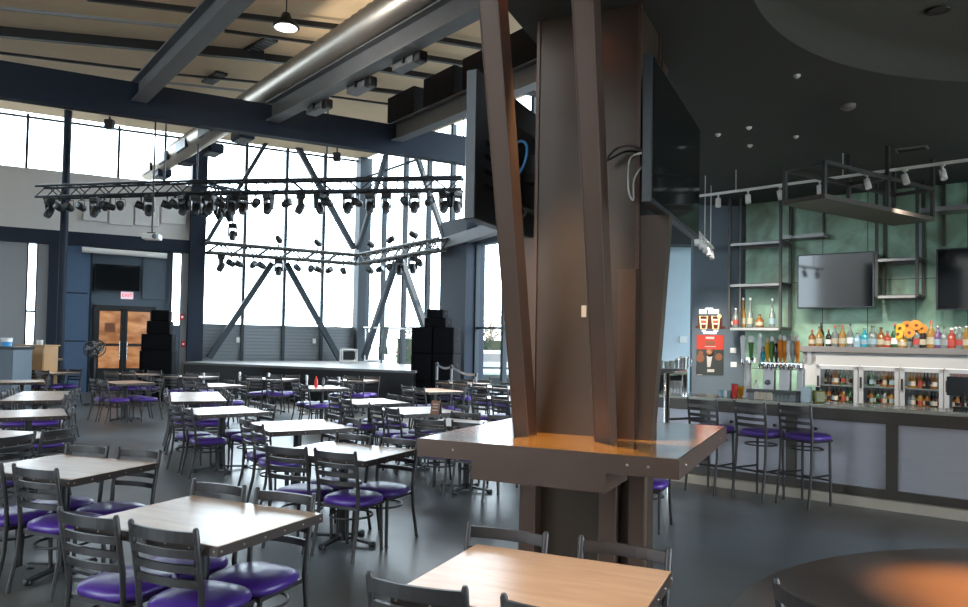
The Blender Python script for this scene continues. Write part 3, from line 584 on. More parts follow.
# service counter, tub and cabinet at far left
d = 16.6
x0, x1 = XY(-40, d), XY(14, d); zc = PD(5, 346.5, d).z
r = empty('service_counter', (0, 0, 0), 0, 'dark grey service counter at the far left edge', 'counter'); MB().box(((x0+x1)/2, d+.35, zc/2-.03), (x1-x0, .7, zc-.06)).build('body', 'slate', r); MB().box(((x0+x1)/2, d+.35, zc-.03), (x1-x0+.08, .78, .06)).build('worktop', 'black', r, bevel=.01)
q = PD(6.5, 345, d+.3); r = empty('tub', (q.x, d+.3, zc), 0, 'blue and white tub standing on the dark counter', 'tub'); MB().lathe([(.10, 0), (.115, .1), (.0, .1)], (0, 0, 0), 18).build('body', 'blueplastic', r); MB().lathe([(.115, .1), (.122, .19), (.112, .19), (.105, .12), (0, .12)], (0, 0, 0), 18).build('rim', 'paper', r)
d = 18.2; x0, x1 = XY(17, d), XY(45, d); zc = PD(30, 346, d).z
r = empty('wooden_cabinet', (0, 0, 0), 0, 'light wooden cabinet in front of the grey wall at far left', 'cabinet'); MB().box(((x0+x1)/2, d+.3, zc/2), (x1-x0, .6, zc)).build('body', 'woodbox', r, bevel=.01)
for k in (0, 1): MB().box((x0+(x1-x0)*(.25+.5*k), d-.012, zc/2), ((x1-x0)/2-.03, .024, zc-.1)).build('door', 'woodbox', r, bevel=.006)
MB().box(((x0+x1)/2, d+.3, zc+.015), (x1-x0+.06, .66, .03)).build('top', 'woodbox', r)
for i, px in enumerate((38, 41.5)):
    q = PD(px, 345, d+.25); tag(MB().lathe([(.03, 0), (.04, .12), (.036, .12), (.028, .01), (0, .01)], (q.x, d+.25, zc+.03), 12).build('cup', 'paper'), 'white cup on the wooden cabinet, %s one' % ('left', 'right')[i], 'cup', 'cups on the wooden cabinet')
# belt barrier at the right speaker stack
pp = []
for px, py in ((437, 363.5), (451.5, 366), (476, 374)):
    d = 17.7 - (px-437)*.02; q = PD(px, py, d); pp.append(Vector((q.x, d, q.z)))
for i, p in enumerate(pp):
    r = empty('belt_barrier', (p.x, p.y, 0), 0, 'grey belt barrier post in front of the right speaker stack, %s from left' % ORD[i], 'barrier post', 'belt barrier posts')
    MB().lathe([(.17, 0), (.17, .015), (.03, .04)], (0, 0, 0), 18).build('base', 'beamgrey', r); MB().tube([(0, 0, .03), (0, 0, p.z)], .03, 10).build('pole', 'beamgrey', r); MB().lathe([(.035, -.06), (.035, .02), (0, .03)], (0, 0, p.z), 12).build('belt_head', 'black', r)
for i in range(2):
    a, b = pp[i], pp[i+1]; mb = MB(); n = 8; vs_ = []
    for k in range(n+1):
        t = k/n; q = a.lerp(b, t)+UP*(-.06*math.sin(PI*t)-.02); vs_ += [q+UP*.025, q-UP*.025]
    mb.add(vs_, [(2*k, 2*k+2, 2*k+3, 2*k+1) for k in range(n)]); o = mb.build('barrier_belt', 'greywall'); o.modifiers.new('s', 'SOLIDIFY').thickness = .004
    tag(o, ('grey belt stretched between the two left barrier posts', 'grey belt stretched between the two right barrier posts')[i], 'belt')
# ------------------------------------------------------------------ chairs and tables
def make_chair(name, sh, top, foot, rake=.06):
    r = empty(name, (0, 0, 0))
    pr = []; n = 28; w2, d2 = .213, .205; ex = 3.2
    def ring(k, z, grow=1):
        out = []
        for i in range(n):
            a = 2*PI*i/n; c, s = math.cos(a), math.sin(a); out.append(Vector((k*w2*grow*math.copysign(abs(c)**(2/ex), c), k*d2*grow*math.copysign(abs(s)**(2/ex), s)+.01, z)))
        return out
    mb = MB(); rings = [ring(.93, sh-.058), ring(.99, sh-.045), ring(1, sh-.03), ring(.97, sh-.012), ring(.86, sh+.002), ring(.6, sh+.012), ring(.25, sh+.017)]
    mb.add([v for q in rings for v in q], [(i*n+j, i*n+(j+1) % n, (i+1)*n+(j+1) % n, (i+1)*n+j) for i in range(len(rings)-1) for j in range(n)], True)
    mb.add(rings[-1], [tuple(range(n))], True); mb.add(rings[0], [tuple(range(n))[::-1]])
    mb.build('seat', 'vinyl', r)
    MB().box((0, .0, sh-.068), (.37, .36, .024)).build('seat_frame', 'gun', r)
    for s in (-1, 1):
        MB().tube([(s*.165, .155, sh-.07), (s*.172, .165, .02), (s*.172, .165, 0)], [.015, .0135, .016], 8).build('leg', 'gun', r)
        MB().tube([(s*.196, -.255, 0), (s*.191, -.20, sh*.55), (s*.188, -.185, sh-.03), (s*.191, -.195, sh+.1), (s*.194, -.185-rake, top-.012), (s*.194, -.186-rake, top)], [.014, .0145, .015, .015, .0145, .009], 8).build('leg', 'gun', r)
    sl = MB(); hs = [(top-.045, .052), (top-.125, .036), (top-.195, .036), (top-.265, .036)]
    for zc, hh in hs:
        y0 = -.195-rake*(zc-sh-.1)/(top-sh-.1); k = 8; vs_ = []
        for i in range(k+1):
            u = i/k*2-1; y = y0-.028*(1-u*u)
            vs_ += [(u*.192, y-.008, zc-hh/2), (u*.192, y+.008, zc-hh/2), (u*.192, y+.008, zc+hh/2), (u*.192, y-.008, zc+hh/2)]
        fs = []
        for i in range(k):
            for j in range(4): fs.append((4*i+j, 4*i+(j+1) % 4, 4*i+4+(j+1) % 4, 4*i+4+j))
        sl.add(vs_, fs)
    sl.build('backrest', 'gun', r)
    st = MB()
    if foot:      # bar stool: rails: four straight foot rails and an upper hoop
        for a, b in (((-.172, .163, .27), (.172, .163, .27)), ((-.192, -.225, .33), (.192, -.225, .33)), ((-.172, .163, .33), (-.192, -.222, .33)), ((.172, .163, .33), (.192, -.222, .33))): st.tube([a, b], .011, 8)
        zz = sh-.16; st.build('footrest', 'gun', r); st = MB()
    else: zz = sh*.66
    st.tube([(.163*math.cos(2*PI*i/24)*1.03, -.015+.17*math.sin(2*PI*i/24), zz) for i in range(24)], .009, 6, closed=True)
    st.build('stretcher', 'gun', r)
    return r
chair0 = make_chair('dining_chair', .455, .845, False); stool0 = make_chair('bar_stool', .765, 1.09, True, .04)
def make_table(h=.762, lx=.95, ly=.76, name='dining_table'):
    r = empty(name, (0, 0, 0))
    MB().box((0, 0, h-.009), (lx-.012, ly-.012, .018)).build('tabletop', 'top', r, bevel=.002)
    e = MB()
    for s in (-1, 1): e.box((0, s*(ly/2-.006), h-.026), (lx, .012, .046)).box((s*(lx/2-.006), 0, h-.026), (.012, ly-.024, .046))
    e.box((0, 0, h-.034), (lx-.03, ly-.03, .03)); eb = e.build('edge_band', 'edge', r)
    v = MB()
    for s in (-1, 1):
        for k in range(7): v.lathe([(.006, 0), (.004, .003), (0, .0035)], (lx*(k/6-.5)*.95, s*ly/2, h-.026), 8, Matrix.Rotation(-s*PI/2, 3, 'X'))
        for k in range(6): v.lathe([(.006, 0), (.004, .003), (0, .0035)], (s*lx/2, ly*(k/5-.5)*.94, h-.026), 8, Matrix.Rotation(s*PI/2, 3, 'Y'))
    v.build('rivet', 'brass', eb)
    MB().tube([(0, 0, .04), (0, 0, h-.06)], .038, 14).box((0, 0, h-.054), (.3, .3, .012)).build('column', 'black', r)
    b = MB().lathe([(.06, .02), (.055, .06), (.04, .08)], (0, 0, 0), 14)
    for k in range(4):
        a = k*PI/2; c, s = math.cos(a), math.sin(a); R = .30 if k % 2 == 0 else .27
        b.bar((c*.03, s*.03, .05), (c*R, s*R, .025), .045, .022); b.lathe([(.028, 0), (.034, .02), (.02, .04)], (c*R, s*R, 0), 10)
    b.build('base', 'black', r)
    return r
table0 = make_table(); high0 = make_table(1.067, 1.05, .76, 'high_table')
firsts = set()
def inst(proto, loc, rz, lab, cat, grp):
    o = proto if proto not in firsts else copy_tree(proto); firsts.add(proto)
    o.location = loc; o.rotation_euler = (0, 0, rz); return tag(o, lab, cat, grp)
LX, LY = .95, .76
CG, TG = 'purple seated ladder back chairs', 'four seat dining tables'
# anchor: photo pixel of one top corner (F near, R right, B far, L left) or ('C', x, y); heading; chairs on the near/far long side
def place_table(anchor, deg, where, chairs='n1 n2 f1 f2', gap=.07, sh=0, sp=.25, lx=LX, ly=LY, tab=True, jit=.03):
    a = math.radians(deg); u = Vector((math.cos(a), math.sin(a), 0)); v = Vector((-u.y, u.x, 0))
    k = anchor[0]
    if k == 'C': c = Vector((anchor[1], anchor[2], 0))
    elif k == 'P': c = P(anchor[1], anchor[2], .762); c.z = 0
    else:
        p = P(anchor[1], anchor[2], .762); su, sv = {'F': (1, -1), 'R': (1, 1), 'B': (-1, 1), 'L': (-1, -1)}[k]
        c = p-u*(su*lx/2)-v*(sv*ly/2); c.z = 0
    if tab:
        o = inst(table0, c, a, 'four seat table %s' % where, 'table', TG); o.scale = (lx/LX, ly/LY, 1)
    for t in chairs.split():
        sgn = -1 if t[0] == 'n' else 1; i = int(t[1])
        off = (-sp, sp)[i-1]
        p = c+u*(off+sh+random.uniform(-jit, jit)*.6)+v*(sgn*(ly/2+gap-.265+random.uniform(0, jit)*1.2))
        nm = {'n1': 'near left', 'n2': 'near right', 'f1': 'far left', 'f2': 'far right'}[t]
        inst(chair0, (p.x, p.y, 0), a+(0 if sgn < 0 else PI)+random.uniform(-.06, .06), 'purple seated chair, %s, at table %s' % (nm, where), 'chair', CG)
    return c, u, v
# foreground
place_table(('F', 218, 547), -25, 'in the left foreground', jit=.01, sh=-.07)
place_table(('B', 475.8, 543.5), -24, 'with bare wood top at bottom centre', lx=.90, gap=.06, jit=.01, sh=-.055, sp=.275)
place_table(('F', 71.5, 479.6), -19, 'second from front at the left edge', jit=.015)
place_table(('F', 365, 461.3), -26, 'just left of the steel pillar table', jit=.01, gap=.09)
# left rows going back
place_table(('C', -4.36, 6.75), -101, 'at the left edge behind the second one', 'f1 f2 n1 n2')
place_table(('R', 68, 415.5), -58, 'third row, left edge')
c, u, v = place_table(('R', 61, 400), -67, 'fourth row, left edge')
place_table(('C', c.x-u.x*.98, c.y-u.y*.98), -67, 'fifth row, left edge')
place_table(('P', 22, 381), -60, 'sixth row, left edge')
place_table(('P', 52, 372.3), -20, 'before the wooden cabinet')
place_table(('P', 126, 382), -42, 'standing alone in the left aisle', gap=.16)
place_table(('P', 133, 373.8), -15, 'in front of the double doors')
# middle
place_table(('F', 270, 432), -57, 'left of centre, third row', ly=.9)
place_table(('F', 198, 415), -52, 'left of centre, fourth row', ly=.9)
c, u, v = place_table(('F', 171, 401.5), -67, 'left of centre, fifth row')
place_table(('C', c.x-u.x*.98, c.y-u.y*.98), -67, 'left of centre, sixth row')
place_table(('P', 216, 384.8), -40, 'left of centre, seventh row')
place_table(('P', 192, 376.4), -12, 'nearest the left end of the stage')
place_table(('P', 322, 387), -58, 'with the red bottle')
place_table(('P', 273, 378.6), -14, 'before the left half of the stage')
place_table(('P', 353, 380), -14, 'before the middle of the stage')
place_table(('F', 357, 404.6), -56, 'in the middle, third row', ly=.88)
place_table(('F', 404, 414.5), -58, 'with the menu holder', ly=.88)
place_table(('P', 433, 390), -56, 'in the middle, fifth row')
place_table(('P', 463, 383), -35, 'in front of the belt barrier')
place_table(('C', -.17, 8.62), -26, 'hidden behind the steel pillar table', 'n1 n2 f1 f2')
place_table(('P', 503, 387), -40, 'behind the pillar by the right window')
place_table(('P', 508, 398), -50, 'close behind the pillar')
# single chairs
inst(chair0, (1.39, 2.695, 0), math.radians(-72), 'black chair seen from behind alone at the bottom right', 'chair', CG)
inst(chair0, (1.52, 7.0, 0), math.radians(155), 'purple seated chair tucked behind the right end of the pillar table', 'chair', CG)
# high table by the cabinet with one stool
p = P(35, 358.5, 1.067); inst(high0, (p.x, p.y, 0), math.radians(10), 'high table before the wooden cabinet at far left', 'table', None)
inst(stool0, (p.x-.62, p.y-.1, 0), math.radians(-80), 'bar stool at the left end of the high table', 'bar stool', 'bar stools')
# things on tables
p = P(316, 387.5, .762); r = empty('sauce_bottle', (p.x, p.y, .762), 0, 'red sauce bottle standing on a far table', 'bottle'); MB().lathe([(.034, 0), (.036, .1), (.03, .15), (.014, .18), (0, .18)], (0, 0, 0), 14).build('body', 'red', r); MB().lathe([(.017, .178), (.012, .215), (0, .218)], (0, 0, 0), 12).build('cap', 'red', r)
p = P(321, 386.5, .762); tag(MB().lathe([(.03, 0), (.033, .11), (.02, .14), (.02, .17), (0, .17)], (p.x+.03, p.y+.05, .762), 14).build('mustard_bottle', 'dark'), 'dark sauce bottle beside the red one', 'bottle')
p = P(436, 414, .762); r = empty('menu_holder', (p.x, p.y, .762), math.radians(-20), 'dark folded menu card standing on a table by the pillar', 'menu')
MB().hexa([Vector(q) for q in ((-.06, -.05, 0), (.06, -.05, 0), (.06, -.044, 0), (-.06, -.044, 0), (-.06, -.004, .17), (.06, -.004, .17), (.06, .002, .17), (-.06, .002, .17))]).build('card', 'poster_o', r)
MB().hexa([Vector(q) for q in ((-.06, .05, 0), (.06, .05, 0), (.06, .056, 0), (-.06, .056, 0), (-.06, .0, .17), (.06, .0, .17), (.06, .006, .17), (-.06, .006, .17))]).build('card', 'posterd', r)
for k, z in enumerate((.05, .09, .125)): MB().box((0, -.047+.046*z/.17-.004, z), (.07, .003, .012)).build('lettering', 'posterg', r)
# ------------------------------------------------------------------ steel pillar with its standing table
cl, cf, crr = P(417.4, 438, 1.067), P(679.3, 459.5, 1.067), P(730.6, 426.4, 1.067)
pu = (cf-cl); PL = pu.length; pu.normalize(); pv = Vector((-pu.y, pu.x, 0)); PB = (crr-cf).dot(pv)
O = Vector((cl.x, cl.y, 0))
ct = empty('standing_table', (0, 0, 0), 0, 'big square bronze edged standing table around the steel pillar', 'table')
core = (.52, 1.25, .72, 1.30)
def with_hole(mb, z0, z1, inset):     # four boards around the pillar
    a0, a1, b0, b1 = core; i = inset
    mb.fbox(O, pu, pv, i, PL-i, i, b0, z0, z1).fbox(O, pu, pv, i, PL-i, b1, PB-i, z0, z1).fbox(O, pu, pv, i, a0, b0, b1, z0, z1).fbox(O, pu, pv, a1, PL-i, b0, b1, z0, z1)
mb = MB(); with_hole(mb, 1.045, 1.067, .012); mb.build('tabletop', 'comm', ct)
mb = MB()
for x0, x1, y0, y1 in ((0, PL, 0, .012), (0, PL, PB-.012, PB), (0, .012, .012, PB-.012), (PL-.012, PL, .012, PB-.012)): mb.fbox(O, pu, pv, x0, x1, y0, y1, .953, 1.0665)
mb.build('edge_band', 'bronze', ct)
mb = MB(); with_hole(mb, .955, 1.044, .013); mb.build('underframe', 'bronzed', ct)
mb = MB(); mb.fbox(O, pu, pv, .39, 1.255, .004, .50, .838, .953); mb.fbox(O, pu, pv, .39, 1.255, 1.45, PB-.004, .838, .953); mb.build('apron', 'bronze', ct)
mb = MB()
for a_, b_, n_ in ((.26, -.001, -pv), (PL+.001, .2, pu), (PL+.001, 1.6, pu), (1.38, -.001, -pv), (1.5, -.001, -pv)):
    q = O+pu*a_+pv*b_+UP*1.01; mb.lathe([(.009, 0), (.006, .004), (0, .005)], q, 10, Vector((0, 0, 1)).rotation_difference(n_).to_matrix())
mb.build('bolt', 'brass', ct)
pil = empty('steel_pillar', (0, 0, 0), 0, 'dark bronze steel pillar with flared flanges rising to the soffit', 'pillar')
pil['kind'] = 'thing'
a0, a1, b0, b1 = core
MB().fbox(O, pu, pv, a0, a1, b0, b1, 1.067, 4.0).build('core', 'bronzed', pil)
MB().fbox(O, pu, pv, a0+.005, a1-.005, b0, b1, 0, 1.066).build('base_core', 'bronzed', pil)
mb = MB()
for k in (a0, a1):
    for j in (b0, b1): mb.fbox(O, pu, pv, k-.012, k+.012, j-.012, j+.012, 1.067, 4.0)
mb.build('corner_trim', 'bronze', pil)
def fin(oc, eu, ev, x, b_bot, lean, z0, z1, w0, w1, D, nm, m='bronze'):   # eu along the face, ev inward
    lo, hi = [], []
    for z, w, b in ((z0, w0, b_bot), (z1, w1, b_bot-lean)):
        for du, dv in ((-w/2, 0), (w/2, 0), (w/2, D), (-w/2, D)): lo.append(oc+eu*(x+du)+ev*(b+dv)+UP*z)
    mb = MB().hexa(lo); o = mb.build(nm, m, pil)
    t = MB()    # paler strips along both front edges
    for s in (-1, 1): t.bar(oc+eu*(x+s*w0/2)+ev*(b_bot-.002)+UP*z0, oc+eu*(x+s*w1/2)+ev*(b_bot-lean-.002)+UP*z1, .007, .007)
    t.build('edge', 'bronzef', o)
# faces: front, back, left, right
Of, Ob, Ol, Or = O, O, O, O
for x in (.535, 1.10):
    fin(O, pu, pv, x, .47, .70 if x < 1 else .60, 1.067, 4.0, .105, .128, .16, 'flange')
    fin(O, pu, -pv, x, -1.55, .45, 1.067, 4.0, .105, .15, .20, 'flange')
    fin(O, pu, pv, x, .58, -.03, 0, .838, .11, .11, .2, 'base_flange')
lo = [O+pu*x+pv*y+UP*z for z, xo in ((1.067, 1.357), (2.56, 1.457)) for x, y in ((a1, .722), (xo, .722), (xo, .84), (a1, .84))]
MB().hexa(lo).build('flange', 'bronzed', pil)
for y in (.80, 1.2): fin(O, pv, pu, y, .38, .04, 1.067, 2.45, .10, .11, .17, 'flange')
fin(O, pv, -pu, .69, -1.33, 0, 0, .95, .10, .10, .1, 'base_flange')
MB().fbox(O, pu, pv, 1.13, a1, .675, b0, 1.067, 2.2).build('cover_plate', 'bronze', pil)
q = O+pu*.9+pv*(b0-.012)
MB().fbox(O, pu, pv, .865, .90, b0-.004, b0, 1.88, 1.96).build('sticker', 'posterg', pil)
# televisions on the pillar
tvr = empty('television', (0, 0, 0), 0, 'huge black television on the right face of the pillar', 'television')
MB().fbox(O, pu, pv, 1.37, 1.43, .30, 2.05, 2.57, 3.49).build('cabinet', 'tvbody', tvr, bevel=.006); MB().fbox(O, pu, pv, 1.43, 1.434, .32, 2.03, 2.60, 3.47).build('screen', 'screen', tvr)
MB().fbox(O, pu, pv, a1, 1.37, .86, 1.2, 2.8, 3.3).build('wall_mount', 'black', tvr)
tvl = empty('television', (0, 0, 0), 0, 'dark television seen from behind left of the pillar', 'television')
MB().fbox(O, pu, pv, .19, .27, .23, 2.15, 2.52, 3.53).build('cabinet', 'tvbody', tvl, bevel=.006); MB().fbox(O, pu, pv, .186, .19, .25, 2.13, 2.55, 3.51).build('screen', 'screen', tvl)
MB().fbox(O, pu, pv, .27, .33, .55, 1.9, 2.7, 3.3).build('rear_housing', 'black', tvl, bevel=.02)
MB().fbox(O, pu, pv, .33, a0, .95, 1.1, 2.9, 3.1).build('wall_mount', 'black', tvl)
for z in (2.75, 2.85, 2.95, 3.05): MB().fbox(O, pu, pv, .272, .285, .36, .5, z, z+.03).build('vent', 'blackm', tvl)
def cable(name, pts, r, m, lab):
    P_ = []
    for i in range(len(pts)-1):
        p0, p1, p2, p3 = [Vector(pts[max(0, min(len(pts)-1, j))]) for j in (i-1, i, i+1, i+2)]
        for k in range(6):
            t = k/6; P_.append(.5*((2*p1)+(p2-p0)*t+(2*p0-5*p1+4*p2-p3)*t*t+(3*p1-p0-3*p2+p3)*t**3))
    P_.append(Vector(pts[-1])); return tag(MB().tube(P_, r, 6).build(name, m), lab, 'cable')
L_ = lambda a_, b_, z: O+pu*a_+pv*b_+UP*z
cable('cable_loop', [L_(1.24, .70, 2.99), L_(1.17, .64, 2.98), L_(1.06, .62, 2.93), L_(1.12, .62, 3.0), L_(1.22, .62, 3.01), L_(1.3, .6, 2.97), L_(1.33, .55, 2.96)], .008, 'black', 'black cable looping out from behind the right television')
cable('white_cable', [L_(1.33, .66, 2.97), L_(1.22, .66, 2.95), L_(1.20, .65, 2.86), L_(1.20, .66, 2.72), L_(1.23, .67, 2.66), L_(1.235, .67, 2.8), L_(1.30, .68, 2.9)], .007, 'paper', 'white cable hanging beside the right television')
cable('blue_cable', [L_(.33, .62, 3.0), L_(.40, .64, 3.12), L_(.46, .66, 3.1), L_(.45, .66, 2.98), L_(.40, .66, 2.9), L_(.34, .68, 2.88)], .011, 'blueplastic', 'blue cable behind the left television')
cable('tangled_cable', [L_(.33, .6, 2.9), L_(.42, .62, 2.82), L_(.38, .6, 2.7), L_(.47, .64, 2.62), L_(.40, .64, 2.56), L_(.34, .66, 2.7)], .012, 'black', 'tangled black cables behind the left television')
# ------------------------------------------------------------------ bar counter
b0_, b1_ = P(718, 398, 1.067), P(968, 413.7, 1.067)
EBR = (b1_-b0_).normalized(); NBR = Vector((EBR.y, -EBR.x, 0))      # towards the customers
OBR = Vector((b0_.x, b0_.y, 0))
def tBR(px, off=0): return (PW(px, horizon(px), OBR+NBR*off, EBR)-OBR).dot(EBR)
s0, s1 = -1.35, 4.6
bar = empty('bar_counter', (0, 0, 0), 0, 'long bar counter with zinc panels and stone top at right', 'bar counter')
MB().fbox(OBR, EBR, NBR, s0, s1, -.62, .0, 1.03, 1.067).build('worktop', 'bartop', bar, bevel=.006)
MB().fbox(OBR, EBR, NBR, s0, s1, -.05, -.01, .90, 1.03).build('fascia', 'bar', bar)
MB().fbox(OBR, EBR, NBR, s0, s1, -.5, -.11, .12, 1.03).build('body', 'bar', bar)
MB().fbox(OBR, EBR, NBR, s0, s1, -.11, -.04, .11, .20).build('bottom_rail', 'bar', bar)
MB().fbox(OBR, EBR, NBR, s0-.02, s1, -.5, .02, 0, .105).build('plinth', 'kerb', bar)
sts = [tBR(892, -.05)+k*1.03 for k in (-4, -3, -2, -1, 0, 1, 2)]
sts = [t for t in sts if s0 < t < s1]
for t in sts: MB().fbox(OBR, EBR, NBR, t-.055, t+.055, -.11, -.035, .19, .91).build('stile', 'bar', bar)
ed = [s0]+sts+[s1]
for i in range(len(ed)-1):
    if ed[i+1]-ed[i] > .15: MB().fbox(OBR, EBR, NBR, ed[i]+.05, ed[i+1]-.05, -.112, -.085, .19, .91).build('panel', 'barpanel', bar)
hk = MB()
for px in (733, 776, 817): hk.lathe([(.012, 0), (.012, .04), (.02, .05), (0, .055)], OBR+EBR*tBR(px, -.08)+NBR*-.085+UP*.79, 8, Vector((0, 0, 1)).rotation_difference(NBR).to_matrix())
hk.build('hook', 'gun', bar)
# stools
for i, px in enumerate((708, 757, 803)):
    t = tBR(px, .47); p = OBR+EBR*t+NBR*.30
    a = math.atan2(-NBR.y, -NBR.x)-PI/2-(.22, .30, .34)[i]
    inst(stool0, (p.x, p.y, 0), a, 'purple seated bar stool at the counter, %s of three' % ('leftmost', 'middle', 'rightmost')[i], 'bar stool', 'bar stools')
# chrome service rail at the left of the bar
r = empty('service_rail', (0, 0, 0), 0, 'chrome tube service rail at the left end of the bar', 'rail')
q = PD(666.5, 421, 8.6); zt = PD(666.5, 374.5, 8.6).z
a = Vector((q.x, 8.6, 0)); b = a+EBR*.62*-1+Vector((.55, .35, 0)); b = Vector((XY(685, 9.3), 9.3, 0))
MB().tube([(a.x, a.y, 0), (a.x, a.y, zt), (b.x, b.y, zt), (b.x, b.y, 1.067)], .035, 10).build('rail_tube', 'chrome', r)
MB().tube([(a.x, a.y, q.z+.02), (a.x+.5, a.y+.25, q.z+.02)], .014, 8).build('foot_bar', 'black', r)
# back counter with glassware before the pale wall
d = 11.9; x0, x1 = XY(640, d-.1), XY(689, d-.1); zc = PD(665, 369, d).z
r = empty('back_counter', (0, 0, 0), 0, 'black back counter before the pale blue wall', 'counter')
MB().box(((x0+x1)/2, d+.3, zc-.05), (x1-x0, .6, .1)).build('worktop', 'black', r, bevel=.008); MB().box(((x0+x1)/2, d+.32, (zc-.1)/2), (x1-x0-.04, .5, zc-.1)).build('body', 'blackm', r)
def glassware(px, w, h, m, lab, handle=False, nm='pitcher'):
    q = PD(px, 365, d+.2); r = empty(nm, (q.x, d+.2, zc), 0, lab, 'pitcher' if nm == 'pitcher' else 'glass', 'glassware on the back counter')
    MB().lathe([(w*.8, 0), (w, h*.9), (w*1.05, h), (w*.95, h), (w*.72, .01), (0, .01)], (0, 0, 0), 16).build('body', m, r)
    if handle: MB().tube([(w*.85, 0, h*.2), (w*1.6, 0, h*.3), (w*1.6, 0, h*.75), (w*.95, 0, h*.85)], .01, 6).build('handle', m, r)
glassware(660, .05, .13, 'clear', 'clear short glass at the left of the back counter', nm='drinking_glass'); glassware(667, .045, .12, 'clear', 'clear short glass second on the back counter', nm='drinking_glass'); glassware(672, .045, .13, 'clear', 'clear short glass third on the back counter', nm='drinking_glass')
glassware(677.5, .045, .17, 'chrome', 'shiny steel pitcher on the back counter', True); glassware(684, .075, .2, 'steel', 'larger grey steel pitcher right on the back counter', True)
for i in range(5):
    q = PD(670+i*3.2, 392, 9.9); r = tag(MB().lathe([(.032, 0), (.036, .16), (.03, .16), (.028, .01), (0, .01)], (q.x, 9.9, 1.067), 12).build('stacked_cup', 'shelfst'), 'metal cup on the bar under the chrome rail, %s from left' % ORD[i], 'cup', 'cups under the chrome rail')
# ------------------------------------------------------------------ poster, lit sign, switches on the slate wall
YS = 12.25
def S(px, py): q = PD(px, py, YS-.001); return q
XR = Vector((1, 0, 0)); NR = Vector((0, -1, 0))
def rect(mb, px0, px1, py0, py1, y0, th):
    a_, b_ = S(px0, (py0+py1)/2), S(px1, (py0+py1)/2); z1, z0 = S((px0+px1)/2, py0).z, S((px0+px1)/2, py1).z
    return mb.box(((a_.x+b_.x)/2, YS-y0-th/2, (z0+z1)/2), (b_.x-a_.x, th, z1-z0))
r = empty('wall_poster', (0, 0, 0), 0, 'red topped poster of a suited person on the slate wall', 'poster')
rect(MB(), 696.5, 723.5, 335, 375, 0, .012).build('sheet', 'posterd', r); rect(MB(), 696.5, 723.5, 335, 349.5, .012, .003).build('red_field', 'posterr', r)
mb = rect(MB(), 705.5, 714, 336.8, 339, .015, .002); rect(mb, 704.5, 715.5, 346.2, 346.9, .015, .002); mb.build('lettering', 'posterg', r)
mb = rect(MB(), 705, 708.2, 341, 345.3, .015, .002); rect(mb, 711.6, 714.6, 341, 345.3, .015, .002); rect(mb, 708.6, 711.2, 340.3, 345, .015, .003); mb.build('emblem', 'poster_o', r)
fg = MB(); c = S(709.5, 352.5); fg.lathe([(.0, 0), (.055, .0), (.07, .001), (0, .002)], (c.x, YS-.018, c.z), 20, Matrix.Rotation(PI/2, 3, 'X')); fg.build('face', 'posters', r)
a_ = [S(706.5, 356), S(712, 356), S(710, 367), S(707, 367)]; MB().add([(p.x, YS-.0165, p.z) for p in a_]+[(p.x, YS-.015, p.z) for p in a_], [(0, 1, 2, 3), (4, 5, 6, 7), (0, 1, 5, 4), (1, 2, 6, 5), (2, 3, 7, 6), (3, 0, 4, 7)]).build('shirt', 'posterg', r)
for px, py, w in ((700, 358, .07), (718.5, 357, .06), (700.5, 353, .04)):
    c = S(px, py); mb = MB().lathe([(w, 0), (w*.8, .002), (0, .0022)], (c.x, YS-.0125, c.z), 16, Matrix.Rotation(PI/2, 3, 'X'))
    mb.build('backdrop_patch', 'poster_o', r)
mb = rect(MB(), 707, 714, 369.2, 372, .013, .003); rect(mb, 696.8, 702, 376-1.6, 376-1.0, .013, .002); mb.build('caption', 'posterg', r)
r = empty('beer_sign', (0, 0, 0), 0, 'lit bar sign with two pint glasses under white letters', 'sign')
mb = rect(MB(), 698, 722, 316, 327.5, .0, .012); rect(mb, 695.5, 725, 326, 328.5, 0, .01); mb.build('backing', 'neond', r)
mb = rect(MB(), 705, 712.5, 308, 309.4, .02, .012)
x = 699
for w in (1.5, 1.5, 1.5, 1.4): rect(mb, x, x+w, 309.6, 313.8, .02, .012); x += w+.35
x = 708
for w in (1.5, 1.3, 1.5, 1.3, 1.5, 1.4): rect(mb, x, x+w, 309.6, 313.8, .02, .012); x += w+.35
mb.build('lettering', 'neonw', r)
for x0, x1 in ((699.2, 707), (711.3, 719)):
    gl = MB(); w = .9
    q = [S(x0, 316.3), S(x1, 316.3), S(x1-1.3, 328.8), S(x0+1.3, 328.8)]; q = [Vector((p.x, YS-.03, p.z)) for p in q]
    gl.tube(q, .011, 6, closed=True); g = gl.build('pint_outline', 'neony', r)
    m1_ = rect(MB(), x0+1.4, x1-1.4, 319.2, 320.1, .014, .01); rect(m1_, x0+1.9, x1-1.9, 323.4, 324.2, .014, .01); m1_.build('band', 'neonw', r)
    rect(MB(), x0+1.2, x1-1.2, 320.3, 323.2, .014, .01).build('red_band', 'neonr', r)
mb = rect(MB(), 701.5, 705, 330, 331.2, .02, .012); rect(mb, 713.5, 717.5, 330, 331.2, .02, .012); rect(mb, 703, 715.8, 331.9, 333.8, .02, .012); mb.build('footer', 'neonw', r)
c = S(719, 316.5); MB().lathe([(.035, 0), (.03, .012), (0, .014)], (c.x, YS-.02, c.z), 14, Matrix.Rotation(PI/2, 3, 'X')).build('lemon_wedge', 'neony', r)
for i, (px, py, lab) in enumerate(((733, 350.5, 'white switch plate on the slate wall beside the poster'), (733.5, 364.5, 'white outlet plate below the switch plate beside the poster'))):
    tag(rect(MB(), px-3, px+3, py-2.6, py+2.6, 0, .015).build('switch_plate', 'paper', bevel=.003), lab, 'switch')
